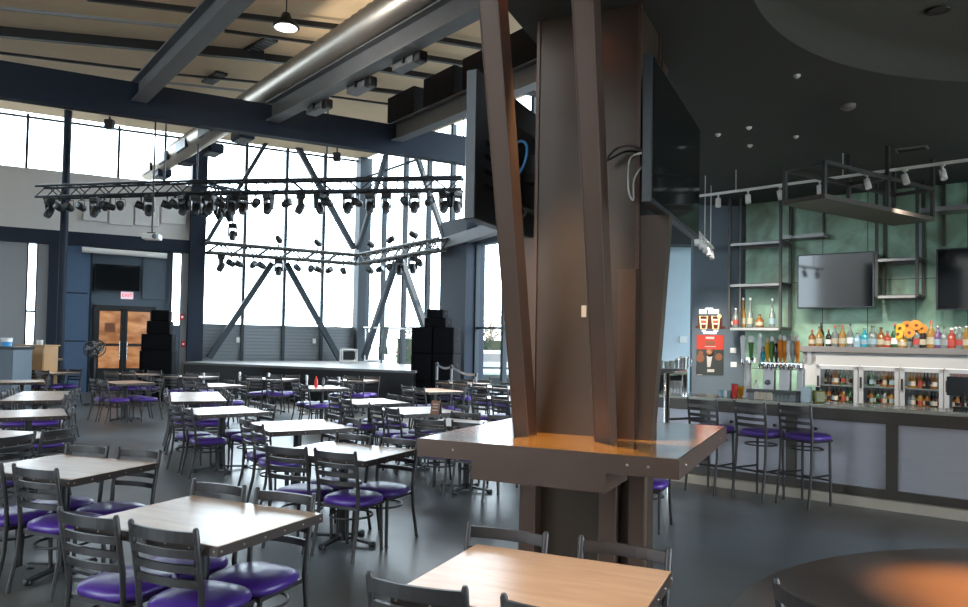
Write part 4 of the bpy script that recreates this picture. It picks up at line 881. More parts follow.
q = PD(683, 339.5, 13.35); tag(MB().box((q.x, 13.34, q.z), (.13, .02, .12)).build('switch_plate', 'paper', bevel=.003), 'white switch plate on the pale blue wall', 'switch')
# ------------------------------------------------------------------ fridge unit under the bottle shelf
K = .66
f0, f1 = bs(803, K), 7.6
zs1, zs0 = bz(880, 347.2, K), bz(880, 353.5, K)
un = empty('back_bar_cabinet', (0, 0, 0), 0, 'white back bar cabinet with glass door fridges under the bottle shelf', 'back bar')
MB().fbox(OB, E1, N1, f0-.06, f1, .02, K+.05, zs0, zs1).build('shelf_top', 'shelfgrey', un, bevel=.006)
zf1, zf0 = bz(880, 366.5, K), .62
g0 = bs(816, K)
MB().fbox(OB, E1, N1, f0, f1, .5, K, zf1, zs0).build('header_panel', 'fridge', un)
MB().fbox(OB, E1, N1, f0, g0, .05, K, bz(810, 385, K), zs0-.001).build('end_panel', 'fridge', un)
MB().fbox(OB, E1, N1, f0+.06, f0+.12, K, K+.006, bz(810, 365, K), bz(810, 352, K)).build('vent', 'shelfst', un)
mb = MB().fbox(OB, E1, N1, g0, f1, .03, .06, .5, zf1).fbox(OB, E1, N1, g0, f1, .05, K-.03, .45, zf0-.02).fbox(OB, E1, N1, g0, f1, .05, K-.03, .91, .925).fbox(OB, E1, N1, g0, f1, .05, K-.03, 1.16, 1.175).fbox(OB, E1, N1, g0, g0+.03, .05, K-.03, .5, zf1); mb.build('liner', 'fridgein', un)
MB().fbox(OB, E1, N1, g0, f1, .05, K-.04, zf1-.01, zf1+.005).build('lamp', 'lampglow', un)
MB().fbox(OB, E1, N1, f0, f1, .1, K, 0, .45).build('plinth', 'fridge', un)
bounds = [(817, 858), (859.5, 899), (900.5, 943.5), (945, 985)]
for i, (p, q) in enumerate(bounds):
    t0, t1 = bs(p, K), bs(q, K); fw = .05
    d_ = MB().fbox(OB, E1, N1, t0, t0+fw, K-.02, K+.02, zf0, zf1-.01).fbox(OB, E1, N1, t1-fw, t1, K-.02, K+.02, zf0, zf1-.01).fbox(OB, E1, N1, t0, t1, K-.02, K+.02, zf0, zf0+fw).fbox(OB, E1, N1, t0, t1, K-.02, K+.02, zf1-.06, zf1-.01).build('door', 'alu', un)
    MB().fbox(OB, E1, N1, t0+fw, t1-fw, K-.005, K+.002, zf0+fw, zf1-.06).build('pane', 'glass', d_)
    MB().fbox(OB, E1, N1, t0+.012, t0+.035, K+.02, K+.045, 1.15, 1.3).build('handle', 'black', d_)
    MB().fbox(OB, E1, N1, t0-.012, t0, K-.05, K, zf0, zf1).build('mullion', 'fridge', un)
def bottle(loc, m, h, r_, lab, grp, neck=.34, labm='label', capm='cap', sq=False, parts=True):
    o = empty('bottle', loc, random.uniform(0, 3), lab, 'bottle', grp)
    z1 = h*(1-neck); n = 4 if sq else 14
    MB().lathe([(r_*.93, 0), (r_, .012), (r_, z1*.9), (r_*.75, z1), (r_*.33, z1+h*neck*.35), (r_*.3, h*.93)], (0, 0, 0), 14).build('body', m, o)
    if parts:
        MB().lathe([(r_*1.02, z1*.22), (r_*1.02, z1*.62)], (0, 0, 0), 14).build('bottle_label', labm, o)
    MB().lathe([(r_*.36, h*.92), (r_*.36, h), (0, h)], (0, 0, 0), 10).build('bottle_cap', capm, o)
    return o
fb = [('amber', 'redcap'), ('dark', 'cap'), ('amber', 'gold'), ('greenb', 'cap'), ('clear', 'brass'), ('gold', 'cap')]
for i, (p, q) in enumerate(bounds):
    t0, t1 = bs(p, K)+.09, bs(q, K)-.07
    if i == 3: t1 = bs(966, K)
    nb = 9 if i < 3 else 5
    for lev, z in ((0, .925), (1, 1.175)):
        for k in range(nb):
            m, cp = fb[(k//2+i*2+lev) % 6]
            if i == 3 and lev: m, cp = 'redb', 'redcap'
            bottle(OB+E1*(t0+(t1-t0)*k/(nb-1))+N1*(.50+.04*(k % 2))+UP*z, m, .215 if not lev else .23, .029, '%s bottle from left on the %s shelf of the %s glass fridge' % (ORD[k], ('lower', 'upper')[lev], ORD[i]), 'bottles in the back bar fridges', labm=('label', 'dark', 'bluelbl', 'kerb', 'dark', 'redlbl')[(k+i) % 6], capm=cp)
bl = [(103+0, 'amber', 'label', 'redcap', .25, .045, 'short amber bottle with cream label'), (138, 'gold', 'label', 'cap', .30, .042, 'tall gold bottle with cream label'), (146, 'dark', 'label', 'cap', .36, .038, 'tall black necked bottle'), (180, 'dark', 'paper', 'redcap', .26, .036, 'small dark bottle with white label'), (210, 'clear', 'label', 'redcap', .31, .046, 'clear bottle with red cap and wide cream label'), (245, 'gold', 'label', 'redcap', .32, .046, 'golden bottle with red cap'), (281, 'clear', 'paper', 'cap', .34, .038, 'slim clear bottle with dark cap'), (314, 'blueb', 'bluelbl', 'steel', .20, .046, 'short pale blue bottle'), (349, 'tealb', 'bluelbl', 'steel', .28, .046, 'square shouldered turquoise bottle'), (386, 'clear', 'bluelbl', 'cap', .31, .058, 'broad clear bottle with blue label'), (425, 'amber', 'label', 'cap', .29, .05, 'brown bottle with tan label'), (455, 'redb', 'label', 'steel', .24, .042, 'small reddish bottle with cream label'), (490, 'greenb', 'paper', 'redcap', .34, .042, 'green bottle with red top beside the flowers'), (524, 'gold', 'label', 'cap', .2, .056, 'squat golden bottle below the sunflowers'), (592, 'clear', 'redlbl', 'cap', .33, .045, 'clear bottle with red label right of the flowers'), (621, 'dark', 'label', 'brass', .31, .045, 'dark bottle with gold cap'), (659, 'gold', 'label', 'redcap', .38, .05, 'tallest golden bottle with red cap'), (691, 'purpleb', 'bluelbl', 'steel', .32, .046, 'purple bottle'), (722, 'clear', 'shelfst', 'cap', .30, .05, 'grey labelled bottle with dark cap'), (755, 'redb', 'redlbl', 'paper', .28, .05, 'red labelled bottle with white cap'), (772, 'clear', 'paper', 'paper', .30, .04, 'clear bottle with white cap behind'), (793, 'clear', 'redlbl', 'steel', .31, .05, 'clear bottle with red and white label near the right edge'), (822, 'gold', 'label', 'steel', .32, .045, 'golden bottle at the right edge of the shelf')]
for i, (x, m, lm, cm, h, r_, lab) in enumerate(bl):
    px = 790+x/4.67; k = .40 if i in (2, 20) else .55
    bottle(OB+E1*bs(px, k)+N1*k+UP*zs1, m, h*.95, r_*1.1, lab+' on the back bar shelf', 'bottles on the back bar shelf', .36, lm, cm)
# sunflowers
k = .52; p = OB+E1*bs(909, k)+N1*k+UP*zs1
r = empty('flower_vase', p, 0, 'bunch of orange and yellow sunflowers in a small pot among the bottles', 'flowers')
MB().lathe([(.035, 0), (.05, .06), (.045, .1), (.038, .1), (.03, .02), (0, .02)], (0, 0, 0), 14).build('pot', 'clear', r)
for i, (dx, dz, m, dy) in enumerate(((-.10, .26, 'petal2', 0), (-.02, .30, 'petal', .03), (.10, .30, 'petal', -.04), (.02, .20, 'petal', -.05), (-.12, .18, 'petal2', -.02), (.16, .26, 'petal', .0), (.08, .31, 'petal', .04))):
    cc = E1*dx+N1*(.05-dy)+UP*dz; s = MB().tube([(0, 0, .05), cc*.6+UP*.06, cc], .006, 6).build('stem', 'stem', r)
    T = Vector((0, 0, 1)).rotation_difference((N1+UP*.25+E1*dx*2).normalized()).to_matrix(); f = MB()
    for j in range(14):
        a = 2*PI*j/14; c_, s_ = math.cos(a), math.sin(a); q = [(.02, -.012), (.055, -.014), (.075, 0), (.055, .014), (.02, .012)]
        f.add([cc+T @ Vector((x*c_-y*s_, x*s_+y*c_, .01-x*.15)) for x, y in q], [(0, 1, 2, 3, 4)])
    f.build('petals', m, s); MB().lathe([(.026, 0), (.02, .012), (0, .016)], cc, 12, T).build('seed_head', 'seedhead', s)
# hanging shelf frames before the green wall
def sframe(name, sa, sb, k0, k1, zlist, ztop, lab, w=.038, mats='frame'):
    r = empty(name, (0, 0, 0), 0, lab, 'shelf')
    for s in (sa, sb):
        for k in (k0, k1): MB().fbox(OB, E1, N1, s-w/2, s+w/2, k-w/2, k+w/2, zlist[0]-.03, ztop).build('post', mats, r)
    for z in zlist:
        MB().fbox(OB, E1, N1, sa+w/2, sb-w/2, k0, k1-w/2, z-.012, z).build('shelf_board', 'frame', r)
        rl = MB()
        for k in (k0, k1): rl.fbox(OB, E1, N1, sa+w/2, sb-w/2, k-.022, k+.022, z-.05, z-.012)
        rl.build('front_rail', 'shelfst', r)
        rl = MB()
        for s in (sa, sb): rl.fbox(OB, E1, N1, s-.015, s+.015, k0+w/2, k1-w/2, z-.04, z+.005)
        rl.build('side_rail', 'frame', r)
    return r
KA = .56
a_, b_ = bs(729, KA), bs(780, KA); zz = [bz(755, py, KA) for py in (327, 283, 241.5)]
sframe('hanging_shelf', a_, b_, .09, KA, zz, 4.0, 'dark steel hanging shelf frame beside the slate wall')
m_ = bs(740, KA); MB().fbox(OB, E1, N1, m_-.015, m_+.015, KA-.015, KA+.015, zz[0]-.03, 4.0).build('post', 'frame', bpy.data.objects['hanging_shelf'])
t0, t1 = bs(781, .3), bs(823, .3); z = bz(800, 234.5, .3)
r = empty('wall_shelf', (0, 0, 0), 0, 'short pale edged shelf right of the left hanging frame', 'shelf')
MB().fbox(OB, E1, N1, t0, t1, .0, .3, z-.05, z).build('board', 'shelfst', r); MB().fbox(OB, E1, N1, t0+.05, t0+.08, .02, .05, z, 4.0).build('post', 'frame', r); MB().fbox(OB, E1, N1, t1-.08, t1-.05, .02, .05, z, 4.0).build('post', 'frame', r)
KB = .56; a_, b_ = bs(876.5, KB), bs(917, KB); zz = [bz(896, py, KB) for py in (294.5, 257.5)]
sframe('hanging_shelf', a_, b_, .04, KB, zz, 4.0, 'dark steel hanging shelf frame between the two wall televisions')
t0 = bs(921, .4); z = bz(945, 206, .4); r = empty('wall_shelf', (0, 0, 0), 0, 'long upper shelf at the right edge of the green wall', 'shelf')
MB().fbox(OB, E1, N1, t0, 7.8, .0, .4, z-.06, z).build('board', 'shelfst', r); MB().fbox(OB, E1, N1, t0, t0+.04, .36, .4, z, 4.0).build('post', 'frame', r); MB().fbox(OB, E1, N1, t0+.2, t0+.24, .0, .04, z-.5, 4.0).build('post', 'frame', r)
# overhanging canopy rack
zc = 3.25; c0, c1, c2 = P(782, 205, zc), P(893, 226, zc), P(824, 198, zc)
e_ = (c1-c0); Lc = e_.length; e_.normalize(); n_ = Vector((e_.y, -e_.x, 0)); Wc = abs((c2-c0).dot(n_)); cc = Vector((c0.x, c0.y, 0))
r = empty('canopy_rack', (0, 0, 0), 0, 'dark overhead rack jutting from the green wall over the bar', 'rack')
MB().fbox(cc, e_, n_, 0, Lc, 0, Wc, zc, zc+.05).build('slab', 'bar', r)
zt = P(781, 167.5, 3.25).z; zt = EYE.z+(horizon(781)-167)*(c0.y/F)
for x, y in ((.02, .02), (.02, Wc-.02), (Lc*.55, .02), (Lc*.55, Wc-.02), (Lc-.02, .02), (Lc-.02, Wc-.02)): MB().fbox(cc, e_, n_, x-.02, x+.02, y-.02, y+.02, zc+.05, 4.0 if x > .1 else zt).build('post', 'frame', r)
mb = MB()
for y in (.02, Wc-.02): mb.fbox(cc, e_, n_, 0, Lc, y-.02, y+.02, zt-.04, zt)
for x in (.02, Lc*.55, Lc-.02): mb.fbox(cc, e_, n_, x-.02, x+.02, .04, Wc-.04, zt-.04, zt)
mb.build('top_rail', 'frame', r)
# bottles on the left hanging shelf
KS = .42
for i, (px, m, h, lm, cm, lab) in enumerate(((731, 'clear', .24, 'paper', 'redcap', 'clear bottle with red and white label, first'), (735.5, 'clear', .3, 'redlbl', 'paper', 'pale bottle with a red label, second'), (743, 'gold', .46, 'label', 'sprayw', 'tall golden bottle, third'), (750, 'clear', .46, 'label', 'sprayw', 'tall clear bottle, fourth'), (759.5, 'amber', .2, 'label', 'cap', 'squat amber bottle, fifth'), (772, 'clear', .44, 'bluelbl', 'sprayw', 'tall clear bottle standing alone, sixth'))):
    bottle(OB+E1*bs(px, KS)+N1*KS+UP*(bz(755, 327, KA)), m, h, .045 if h > .22 else .06, lab+' on the left hanging shelf', 'bottles on the hanging shelf', .5 if h > .4 else .36, lm, cm)
# televisions over the back bar
def bar_tv(p0, p1, y0, y1, k, lab):
    t0, t1 = bs(p0, k), bs(p1, k); pm = (p0+p1)/2; z1, z0 = bz(pm, y0, k), bz(pm, y1, k)
    flat_tv('television', OB+E1*((t0+t1)/2)+N1*k+UP*((z0+z1)/2), E1, N1, t1-t0, z1-z0, .06, lab, k-.06)
bar_tv(797, 874, 253, 308, .40, 'wide black television in the middle of the green bar wall'); bar_tv(936, 1010, 247, 310, .40, 'black television at the right edge of the green bar wall')
# tap towers
KT = -.42
def onBR(px, off): return OBR+EBR*tBR(px, off)+NBR*off
zb_ = 1.067
r = empty('beer_tap_tower', (0, 0, 0), 0, 'stainless beer tap tower with a row of handles on the bar', 'beer taps')
t0, t1 = tBR(762, KT), tBR(803, KT); zt = EYE.z+(horizon(782)-362)*(onBR(782, KT).y/F)
MB().fbox(OBR, EBR, NBR, t0, t1, KT-.06, KT+.05, zt-.07, zt).build('manifold', 'steel', r, bevel=.01)
for px, w in ((769.5, .13), (785.5, .12), (801, .07)):
    t = tBR(px, KT); MB().hexa([OBR+EBR*(t+x)+NBR*(KT+y)+UP*z for z, yy in ((zb_, .05), (zt-.07, .03)) for x, y in ((-w/2, -.05), (w/2, -.05), (w/2, yy), (-w/2, yy))]).build('column', 'shelfst', r, bevel=.004)
c = OBR+EBR*tBR(769, KT)+NBR*(KT+.045)+UP*(zb_+.2); MB().lathe([(.035, 0), (.03, .006), (0, .007)], c, 18, Vector((0, 0, 1)).rotation_difference(NBR).to_matrix()).build('badge', 'beamgrey', r)
MB().fbox(OBR, EBR, NBR, tBR(750, KT+.1), tBR(800, KT+.1), KT+.05, KT+.22, zb_+.075, zb_+.115).build('drip_tray', 'black', r)
MB().fbox(OBR, EBR, NBR, tBR(750, KT+.1)+.02, tBR(800, KT+.1)-.02, KT+.06, KT+.20, zb_, zb_+.075).build('drip_tray_stand', 'beamgrey', r)
for i, (px, m, h) in enumerate(((762, 'paper', .24), (765.5, 'tealb', .11), (769.8, 'petal2', .20), (774, 'stem', .21), (778.5, 'dark', .19), (782.5, 'petal', .23), (786.5, 'petal', .22), (791, 'paper', .22), (795, 'shelfst', .22), (799.5, 'petal', .22))):
    t = tBR(px, KT); q = OBR+EBR*t+NBR*(KT+.08)
    f = MB().tube([q-NBR*.04+UP*(zt-.03), q+UP*(zt-.03), q+UP*(zt-.09)+NBR*.02], .011, 8).build('faucet', 'chrome', r)
    MB().lathe([(.012, 0), (.014, .02), (.028, h*.5), (.031, h), (.016, h*1.25), (0, h*1.25)], q+UP*(zt-.01), 10).build('tap_handle', m, r)
    MB().lathe([(.020, 0), (.024, .03), (.012, .06), (0, .06)], q+UP*(zt-.01+h*1.22), 10).build('handle_top', ('sprayw', 'shelfst', 'kerb')[i % 3], r)
r = empty('beer_tap_tower', (0, 0, 0), 0, 'tall pale tap column with two green and white handles', 'beer taps')
t = tBR(748, KT); zt2 = EYE.z+(horizon(748)-360)*(onBR(748, KT).y/F)
MB().lathe([(.07, 0), (.05, .03), (.035, zt2-zb_)], OBR+EBR*t+NBR*KT+UP*zb_, 14).build('column', 'sprayw', r)
MB().fbox(OBR, EBR, NBR, t-.07, t+.1, KT-.03, KT+.03, zt2-.03, zt2+.03).build('manifold', 'steel', r)
for dx, m in ((-.04, 'paper'), (.06, 'stem')):
    q = OBR+EBR*(t+dx)+NBR*(KT+.06)+UP*zt2; MB().lathe([(.012, 0), (.02, .03), (.032, .2), (.036, .28), (.02, .3), (0, .3)], q, 10).build('tap_handle', m, r)
    MB().tube([q-NBR*.03, q, q+NBR*.02-UP*.07], .011, 8).build('faucet', 'chrome', r)
    MB().lathe([(.034, .22), (.037, .28), (.022, .302), (0, .304)], q, 10).build('handle_top', 'sprayw', r)
# small things on the bar top
def onbar(px, off): q = onBR(px, off); return Vector((q.x, q.y, 1.067))
p = onbar(735, -.3); r = empty('red_tumbler', p, 0, 'red tumbler standing on the bar beside the taps', 'tumbler'); MB().lathe([(.032, 0), (.042, .15), (.04, .16), (.034, .16), (.028, .01), (0, .01)], (0, 0, 0), 16).build('body', 'red', r); MB().lathe([(.043, .15), (.043, .165), (.037, .165)], (0, 0, 0), 16).build('rim', 'redlbl', r)
p = onbar(743, -.45); tag(MB().lathe([(.05, 0), (.075, .10), (.08, .13), (.072, .13), (.045, .02), (0, .02)], p, 16).build('yellow_bowl', 'petal2'), 'yellow bowl of garnish on the bar by the taps', 'bowl')
for i, px in enumerate((757.5, 762, 766.5, 771)):
    p = onbar(px, -.22); tag(MB().box(p+UP*.045, (.055, .055, .09), .7).build('coaster_stack', 'kerb', bevel=.006), 'tan stack of coasters before the drip tray, %s from left' % ORD[i], 'coasters', 'coaster stacks on the bar')
for i, px in enumerate((777, 781, 785, 789)):
    p = onbar(px, -.24); tag(MB().lathe([(.022, 0), (.026, .08), (.022, .08), (.02, .01), (0, .01)], p, 12).build('shot_glass', 'clear'), 'small clear glass before the drip tray, %s from left' % ORD[i], 'glass', 'shot glasses on the bar')
for i, (px, m) in enumerate(((722, 'blueb'), (727, 'paper'), (730, 'bluelbl'))):
    p = onbar(px, -.3); tag(MB().box(p+UP*.04, (.06, .05, .08), .3*i).build('condiment_packet_box', m, bevel=.006), '%s small box of packets on the bar left of the red tumbler' % ('pale blue', 'white', 'blue')[i], 'box')
p = onbar(806.5, -.25); tag(MB().box(p+UP*.085, (.11, .06, .17), -.7).build('napkin_holder', 'paleblue', bevel=.006), 'pale blue napkin holder on the bar right of the taps', 'napkin holder')
p = onbar(819, -.28); r = empty('green_jar', p, 0, 'olive green square jar on the bar beside the napkin holder', 'jar'); MB().box((0, 0, .07), (.12, .1, .14)).build('body', mat('olive_glass', (.16, .15, .03), .15), r, bevel=.015); MB().lathe([(.035, .14), (.035, .18), (0, .18)], (0, 0, 0), 12).build('lid', 'black', r)
p = onbar(756, -.36); tag(MB().lathe([(.03, 0), (.032, .12), (.012, .17), (.012, .22), (0, .22)], p, 12).build('squeeze_bottle', 'sprayw'), 'white squeeze bottle beside the yellow bowl', 'bottle')
p = onbar(963, -.45); r = empty('register_screen', p, math.atan2(EBR.y, EBR.x), 'black till screen on the bar at the right edge', 'till'); MB().box((0, 0, .02), (.16, .16, .04)).build('base', 'black', r); MB().box((0, 0, .11), (.03, .04, .16)).build('stem', 'black', r); MB().box((0, .02, .25), (.30, .03, .2)).build('screen', 'tvbody', r, bevel=.006)
# ------------------------------------------------------------------ track lights and soffit fittings
def make_track(a, b, ts, lab, hl):
    r = empty('track_rail', (0, 0, 0), 0, lab, 'track rail'); d = (b-a).normalized(); x = Vector((d.y, -d.x, 0))
    MB().bar(a, b, .035, .03).build('rail', 'sprayw', r)
    for k in (.15, .5, .85): q = a.lerp(b, k); MB().tube([q, (q.x, q.y, 4.0)], .006, 6).build('hanger', 'sprayw', r)
    for i, t in enumerate(ts):
        q = a.lerp(b, t); yaw = random.uniform(-.4, .4); h = head0 if not used_h else copy_tree(head0); used_h.append(1)
        h.location = q; h.scale = (.75,)*3; h.rotation_euler = (0, 0, yaw); tag(h, hl % ORD[i], 'track light', 'white track lights')
def make_head():
    r = empty('track_light', (0, 0, 0)); T = Matrix.Rotation(math.radians(160), 3, 'X')
    MB().box((0, 0, -.03), (.03, .08, .03)).build('adapter', 'sprayw', r); MB().tube([(0, 0, -.04), (0, 0, -.09)], .01, 8).build('stem', 'sprayw', r)
    MB().lathe([(.03, -.07), (.045, -.06), (.048, .09), (.04, .09)], (0, .0, -.15), 14, T).build('can', 'sprayw', r); MB().lathe([(.039, .085), (0, .086)], (0, 0, -.15), 14, T).build('lens', 'lampglow', r)
    return r
head0 = make_head(); used_h = []
ta, tb = P(696, 196.5, 3.72), P(968, 160, 3.72); tb = tb+(tb-ta)*.2
def tl(px): 
    d = tb-ta; n = Vector((-d.y, d.x, 0)); rr = ray(px, horizon(px)); q = EYE+rr*((ta-EYE).dot(n)/rr.dot(n)); return (Vector((q.x, q.y, 0))-Vector((ta.x, ta.y, 0))).length/Vector((d.x, d.y, 0)).length
make_track(ta, tb, [tl(px) for px in (717, 747, 779, 819, 867, 905, 943)], 'long white track rail under the dark soffit over the bar', 'white track light over the bar, %s from left')
ta2, tb2 = PD(695, 229, 9.2), PD(713, 236, 11.0); tb2.z = ta2.z
make_track(ta2, tb2, [.1, .3, .5, .7, .9], 'short white track rail seen end on right of the pillar television', 'white track light on the short rail, %s from the camera')
r = empty('recessed_downlight', (0, 0, 0), 0, 'small warm recessed downlight in the dark coffer at top right', 'downlight'); c = P(938, 10, 4.325)
MB().lathe([(.075, 0), (.085, -.008), (.055, -.004)], c, 20).build('trim_ring', 'black', r); MB().lathe([(.055, 0), (0, 0)], c+UP*-.002, 20).build('lens', 'warmglow', r)
for (px, py, lb) in ((797, 75, 'nearest the round coffer edge'), (718, 134, 'closest to the pillar television'), (749, 127, 'upper one of the close pair'), (750, 145, 'lower one of the close pair'), (796, 136, 'above the canopy rack')):
    c = P(px, py, 4.0); tag(MB().lathe([(.03, 0), (.03, -.012), (.012, -.03), (0, -.03)], c, 12).build('sprinkler_head', 'sprayw'), 'small pale sprinkler head on the dark soffit, %s' % lb, 'sprinkler', 'sprinkler heads on the soffit')
c = P(848, 105, 4.0); tag(MB().lathe([(.07, 0), (.065, -.03), (.04, -.045), (0, -.045)], c, 18).build('smoke_detector', 'shelfgrey'), 'round smoke detector on the dark soffit above the bar', 'smoke detector')
c = P(912, 148.5, 4.0); r = empty('soffit_vent', (0, 0, 0), 0, 'rectangular vent in the soffit above the track lights', 'vent'); MB().fbox(c, EBR, NBR, -.16, .16, -.08, .08, -.015, 0).build('frame', 'shelfgrey', r); mb = MB()
for k in range(4): mb.fbox(c, EBR, NBR, -.14, .14, -.06+.035*k, -.045+.035*k, -.022, -.014)
mb.build('slat', 'frame', r)
# ------------------------------------------------------------------ outside
struct('ground_outside', MB().box((0, 80, -.42), (260, 260, .2)), 'asphalt', 'pale paving outside the windows', 'ground')
def hedge(c, L, h, dp, ang, lab, nm='hedge'):
    e = Vector((math.cos(ang), math.sin(ang), 0)); n = Vector((-e.y, e.x, 0)); mb = MB()
    for i in range(int(L*h*110)):
        x, y, z = random.uniform(-L/2, L/2), random.uniform(-dp/2, dp/2), random.uniform(.05, 1)**.8*h*(1+.08*math.sin(random.random()*9))
        p = Vector(c)+e*x+n*y+UP*z; s = random.uniform(.05, .11); a, b = random.uniform(0, 6.3), random.uniform(-1, 1)
        u = Vector((math.cos(a), math.sin(a), b)).normalized(); w = u.orthogonal().normalized(); mb.cur = 1 if random.random() < .25 else 0
        mb.add([p-u*s, p+w*s*.6, p+u*s, p-w*s*.6], [(0, 1, 2, 3)])
    mb.cur = 0; mb.fbox(c, e, n, -L/2, L/2, -dp*.3, dp*.3, 0, h*.85)
    o_ = mb.build(nm, ['leaf', 'redleaf']); o_.location.z = -.32; return tag(o_, lab, 'hedge', None, 'stuff')
hp = PD(490, 345, 36); hedge((hp.x, 36, 0), 9, 2.45, 1.2, math.radians(-10), 'green and red hedge outside behind the parked car')
def tree(x, y, h, lab, sp=1.6):
    r = empty('tree', (x, y, -.32), random.random()*6, lab, 'tree', 'bare trees outside'); br = MB(); br.tube([(0, 0, 0), (.05, 0, h*.35), (0, .05, h*.6)], [.16, .12, .07], 8); tips = []
    for i in range(22):
        a, z = random.uniform(0, 6.3), random.uniform(.3, .62)*h; l = random.uniform(.5, 1)*sp; e = Vector((math.cos(a)*l, math.sin(a)*l, z+l*random.uniform(.5, 1.2)))
        br.tube([(0, 0, z), Vector((0, 0, z)).lerp(e, .5)+UP*.1, e], [.045, .03, .01], 5); tips.append(e)
    br.build('trunk', 'bark', r); lf = MB()
    for e in tips:
        for k in range(26):
            p = e+Vector([random.gauss(0, .33) for _ in range(3)]); u = Vector([random.uniform(-1, 1) for _ in range(3)]).normalized(); w = u.orthogonal().normalized(); s = random.uniform(.05, .1)
            lf.add([p-u*s, p+w*s*.6, p+u*s, p-w*s*.6], [(0, 1, 2, 3)])
    lf.build('crown', mat('sparse_leaf_%d' % int(x*10), (.42, .36, .22), .8), r)
for i, (px, d, h, lab) in enumerate(((468, 44, 4.6, 'sparse pale tree outside the right window, left one'), (491, 47, 5.2, 'sparse pale tree outside the right window, middle one'), (514, 43, 4.6, 'sparse pale tree outside the right window, right one'), (343, 60, 4.6, 'sparse pale tree outside behind the stage, left of the corner column'), (330, 62, 3.8, 'small sparse pale tree outside behind the stage'), (416, 58, 4.2, 'sparse pale tree outside behind the right half of the stage'))): tree(XY(px, d), d, h, lab)
# parked car
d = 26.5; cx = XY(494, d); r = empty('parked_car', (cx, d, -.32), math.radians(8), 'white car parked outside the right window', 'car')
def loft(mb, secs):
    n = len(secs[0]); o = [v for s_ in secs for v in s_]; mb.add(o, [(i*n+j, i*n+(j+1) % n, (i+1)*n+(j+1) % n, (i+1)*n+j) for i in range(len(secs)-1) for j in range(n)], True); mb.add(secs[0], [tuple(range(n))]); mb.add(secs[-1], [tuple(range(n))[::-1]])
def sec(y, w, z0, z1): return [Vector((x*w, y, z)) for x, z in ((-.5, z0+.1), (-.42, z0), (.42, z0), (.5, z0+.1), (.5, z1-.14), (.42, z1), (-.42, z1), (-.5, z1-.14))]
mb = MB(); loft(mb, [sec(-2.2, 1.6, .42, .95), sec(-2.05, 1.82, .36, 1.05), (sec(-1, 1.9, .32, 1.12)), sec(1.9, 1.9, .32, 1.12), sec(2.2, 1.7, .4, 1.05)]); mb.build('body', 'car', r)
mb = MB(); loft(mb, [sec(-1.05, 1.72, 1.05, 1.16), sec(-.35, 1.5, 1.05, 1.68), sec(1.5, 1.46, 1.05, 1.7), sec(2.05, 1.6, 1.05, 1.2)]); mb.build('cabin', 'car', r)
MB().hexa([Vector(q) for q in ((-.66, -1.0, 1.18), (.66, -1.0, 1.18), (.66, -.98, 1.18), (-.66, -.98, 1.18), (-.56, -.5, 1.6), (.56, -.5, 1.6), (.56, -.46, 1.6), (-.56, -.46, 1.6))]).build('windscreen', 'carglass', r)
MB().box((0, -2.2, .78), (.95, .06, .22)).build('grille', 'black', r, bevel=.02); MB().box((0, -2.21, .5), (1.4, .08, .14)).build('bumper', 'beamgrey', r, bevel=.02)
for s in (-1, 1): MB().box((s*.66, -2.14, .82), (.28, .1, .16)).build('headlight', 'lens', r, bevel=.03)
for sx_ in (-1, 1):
    for y in (-1.35, 1.35): MB().lathe([(.2, -.1), (.33, -.1), (.34, -.06), (.34, .06), (.33, .1), (.2, .1)], (sx_*.84, y, .34), 20, Matrix.Rotation(PI/2, 3, 'Y')).build('wheel', 'tyre', r)
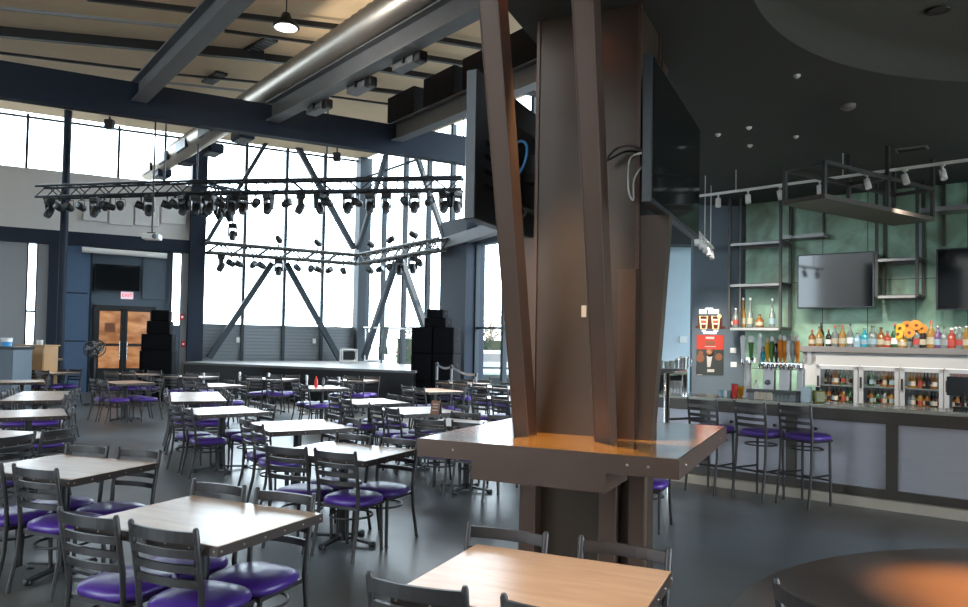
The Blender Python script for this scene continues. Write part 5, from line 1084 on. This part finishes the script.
# ------------------------------------------------------------------ light
w = bpy.data.worlds.new('sky'); sc.world = w; w.use_nodes = True; bg = w.node_tree.nodes['Background']
bg.inputs[0].default_value = (.74, .89, 1.0, 1); bg.inputs[1].default_value = SKY
def lamp(kind, name, loc, energy, col=(1, 1, 1), aim=None, **k):
    l = bpy.data.lights.new(name, kind); l.energy = energy; l.color = col
    for a, v in k.items(): setattr(l, a, v)
    o = bpy.data.objects.new(name, l); C.objects.link(o); o.location = loc
    if aim is not None: o.rotation_euler = (Vector(aim)-Vector(loc)).to_track_quat('-Z', 'Y').to_euler()
    return o
lamp('SUN', 'sun', (20, 40, 40), SUN, (1, .95, .86), (20-9, 40-8, 40-18), angle=.01)
c = P(938, 10, 4.30); lamp('SPOT', 'coffer_downlight', c, 3000, (1, .50, .17), (3.62, 5.15, 0), spot_size=math.radians(27), spot_blend=1, shadow_soft_size=.05)
for h in [o for o in C.objects if o.name.startswith('track_light')]:
    q = h.location+UP*-.26
    if h.location.x > 0: lamp('SPOT', 'track_lamp', q, TRK*(1 if h.location.x > 3.9 or h.location.y < 8 else .4), (1, .93, .82), q+Vector((.55, .75, -1.0)), spot_size=math.radians(75), spot_blend=.8, shadow_soft_size=.04)
q = O+pu*.75+pv*.1+UP*3.97; r = empty('recessed_downlight', (0, 0, 0), 0, 'warm recessed downlight in the soffit above the standing table', 'downlight'); MB().lathe([(.075, 0), (.085, -.008), (.055, -.004)], q+UP*.03, 20).build('trim_ring', 'black', r); MB().lathe([(.055, 0), (0, 0)], q+UP*.02, 20).build('lens', 'warmglow', r)
lamp('SPOT', 'table_downlight', q, 300, (1, .72, .42), O+pu*.85+pv*.5+UP, spot_size=math.radians(40), spot_blend=.8, shadow_soft_size=.05)
q = Vector((.45, 2.75, 3.97)); r = empty('recessed_downlight', (0, 0, 0), 0, 'added unseen downlight in the soffit, brightening the bare wood table', 'downlight'); MB().lathe([(.075, 0), (.085, -.008), (.055, -.004)], q+UP*.03, 20).build('trim_ring', 'black', r); MB().lathe([(.055, 0), (0, 0)], q+UP*.02, 20).build('lens', 'warmglow', r)  # added out-of-view fixture and spot, put in to brighten the wood table
lamp('SPOT', 'wood_table_added_fill', q, 230, (1, .87, .72), (.42, 2.72, .76), spot_size=math.radians(52), spot_blend=1, shadow_soft_size=.06)
for q in UPL: lamp('AREA', 'floodlight_lamp', q, 8, (1, .86, .66), q+Vector((-.25, -.1, 1)), shape='RECTANGLE', size=.5, size_y=.18)
lamp('POINT', 'high_bay_lamp', P(286, 26, 6.6)+UP*-.1, 60, (1, .95, .88), shadow_soft_size=.15)
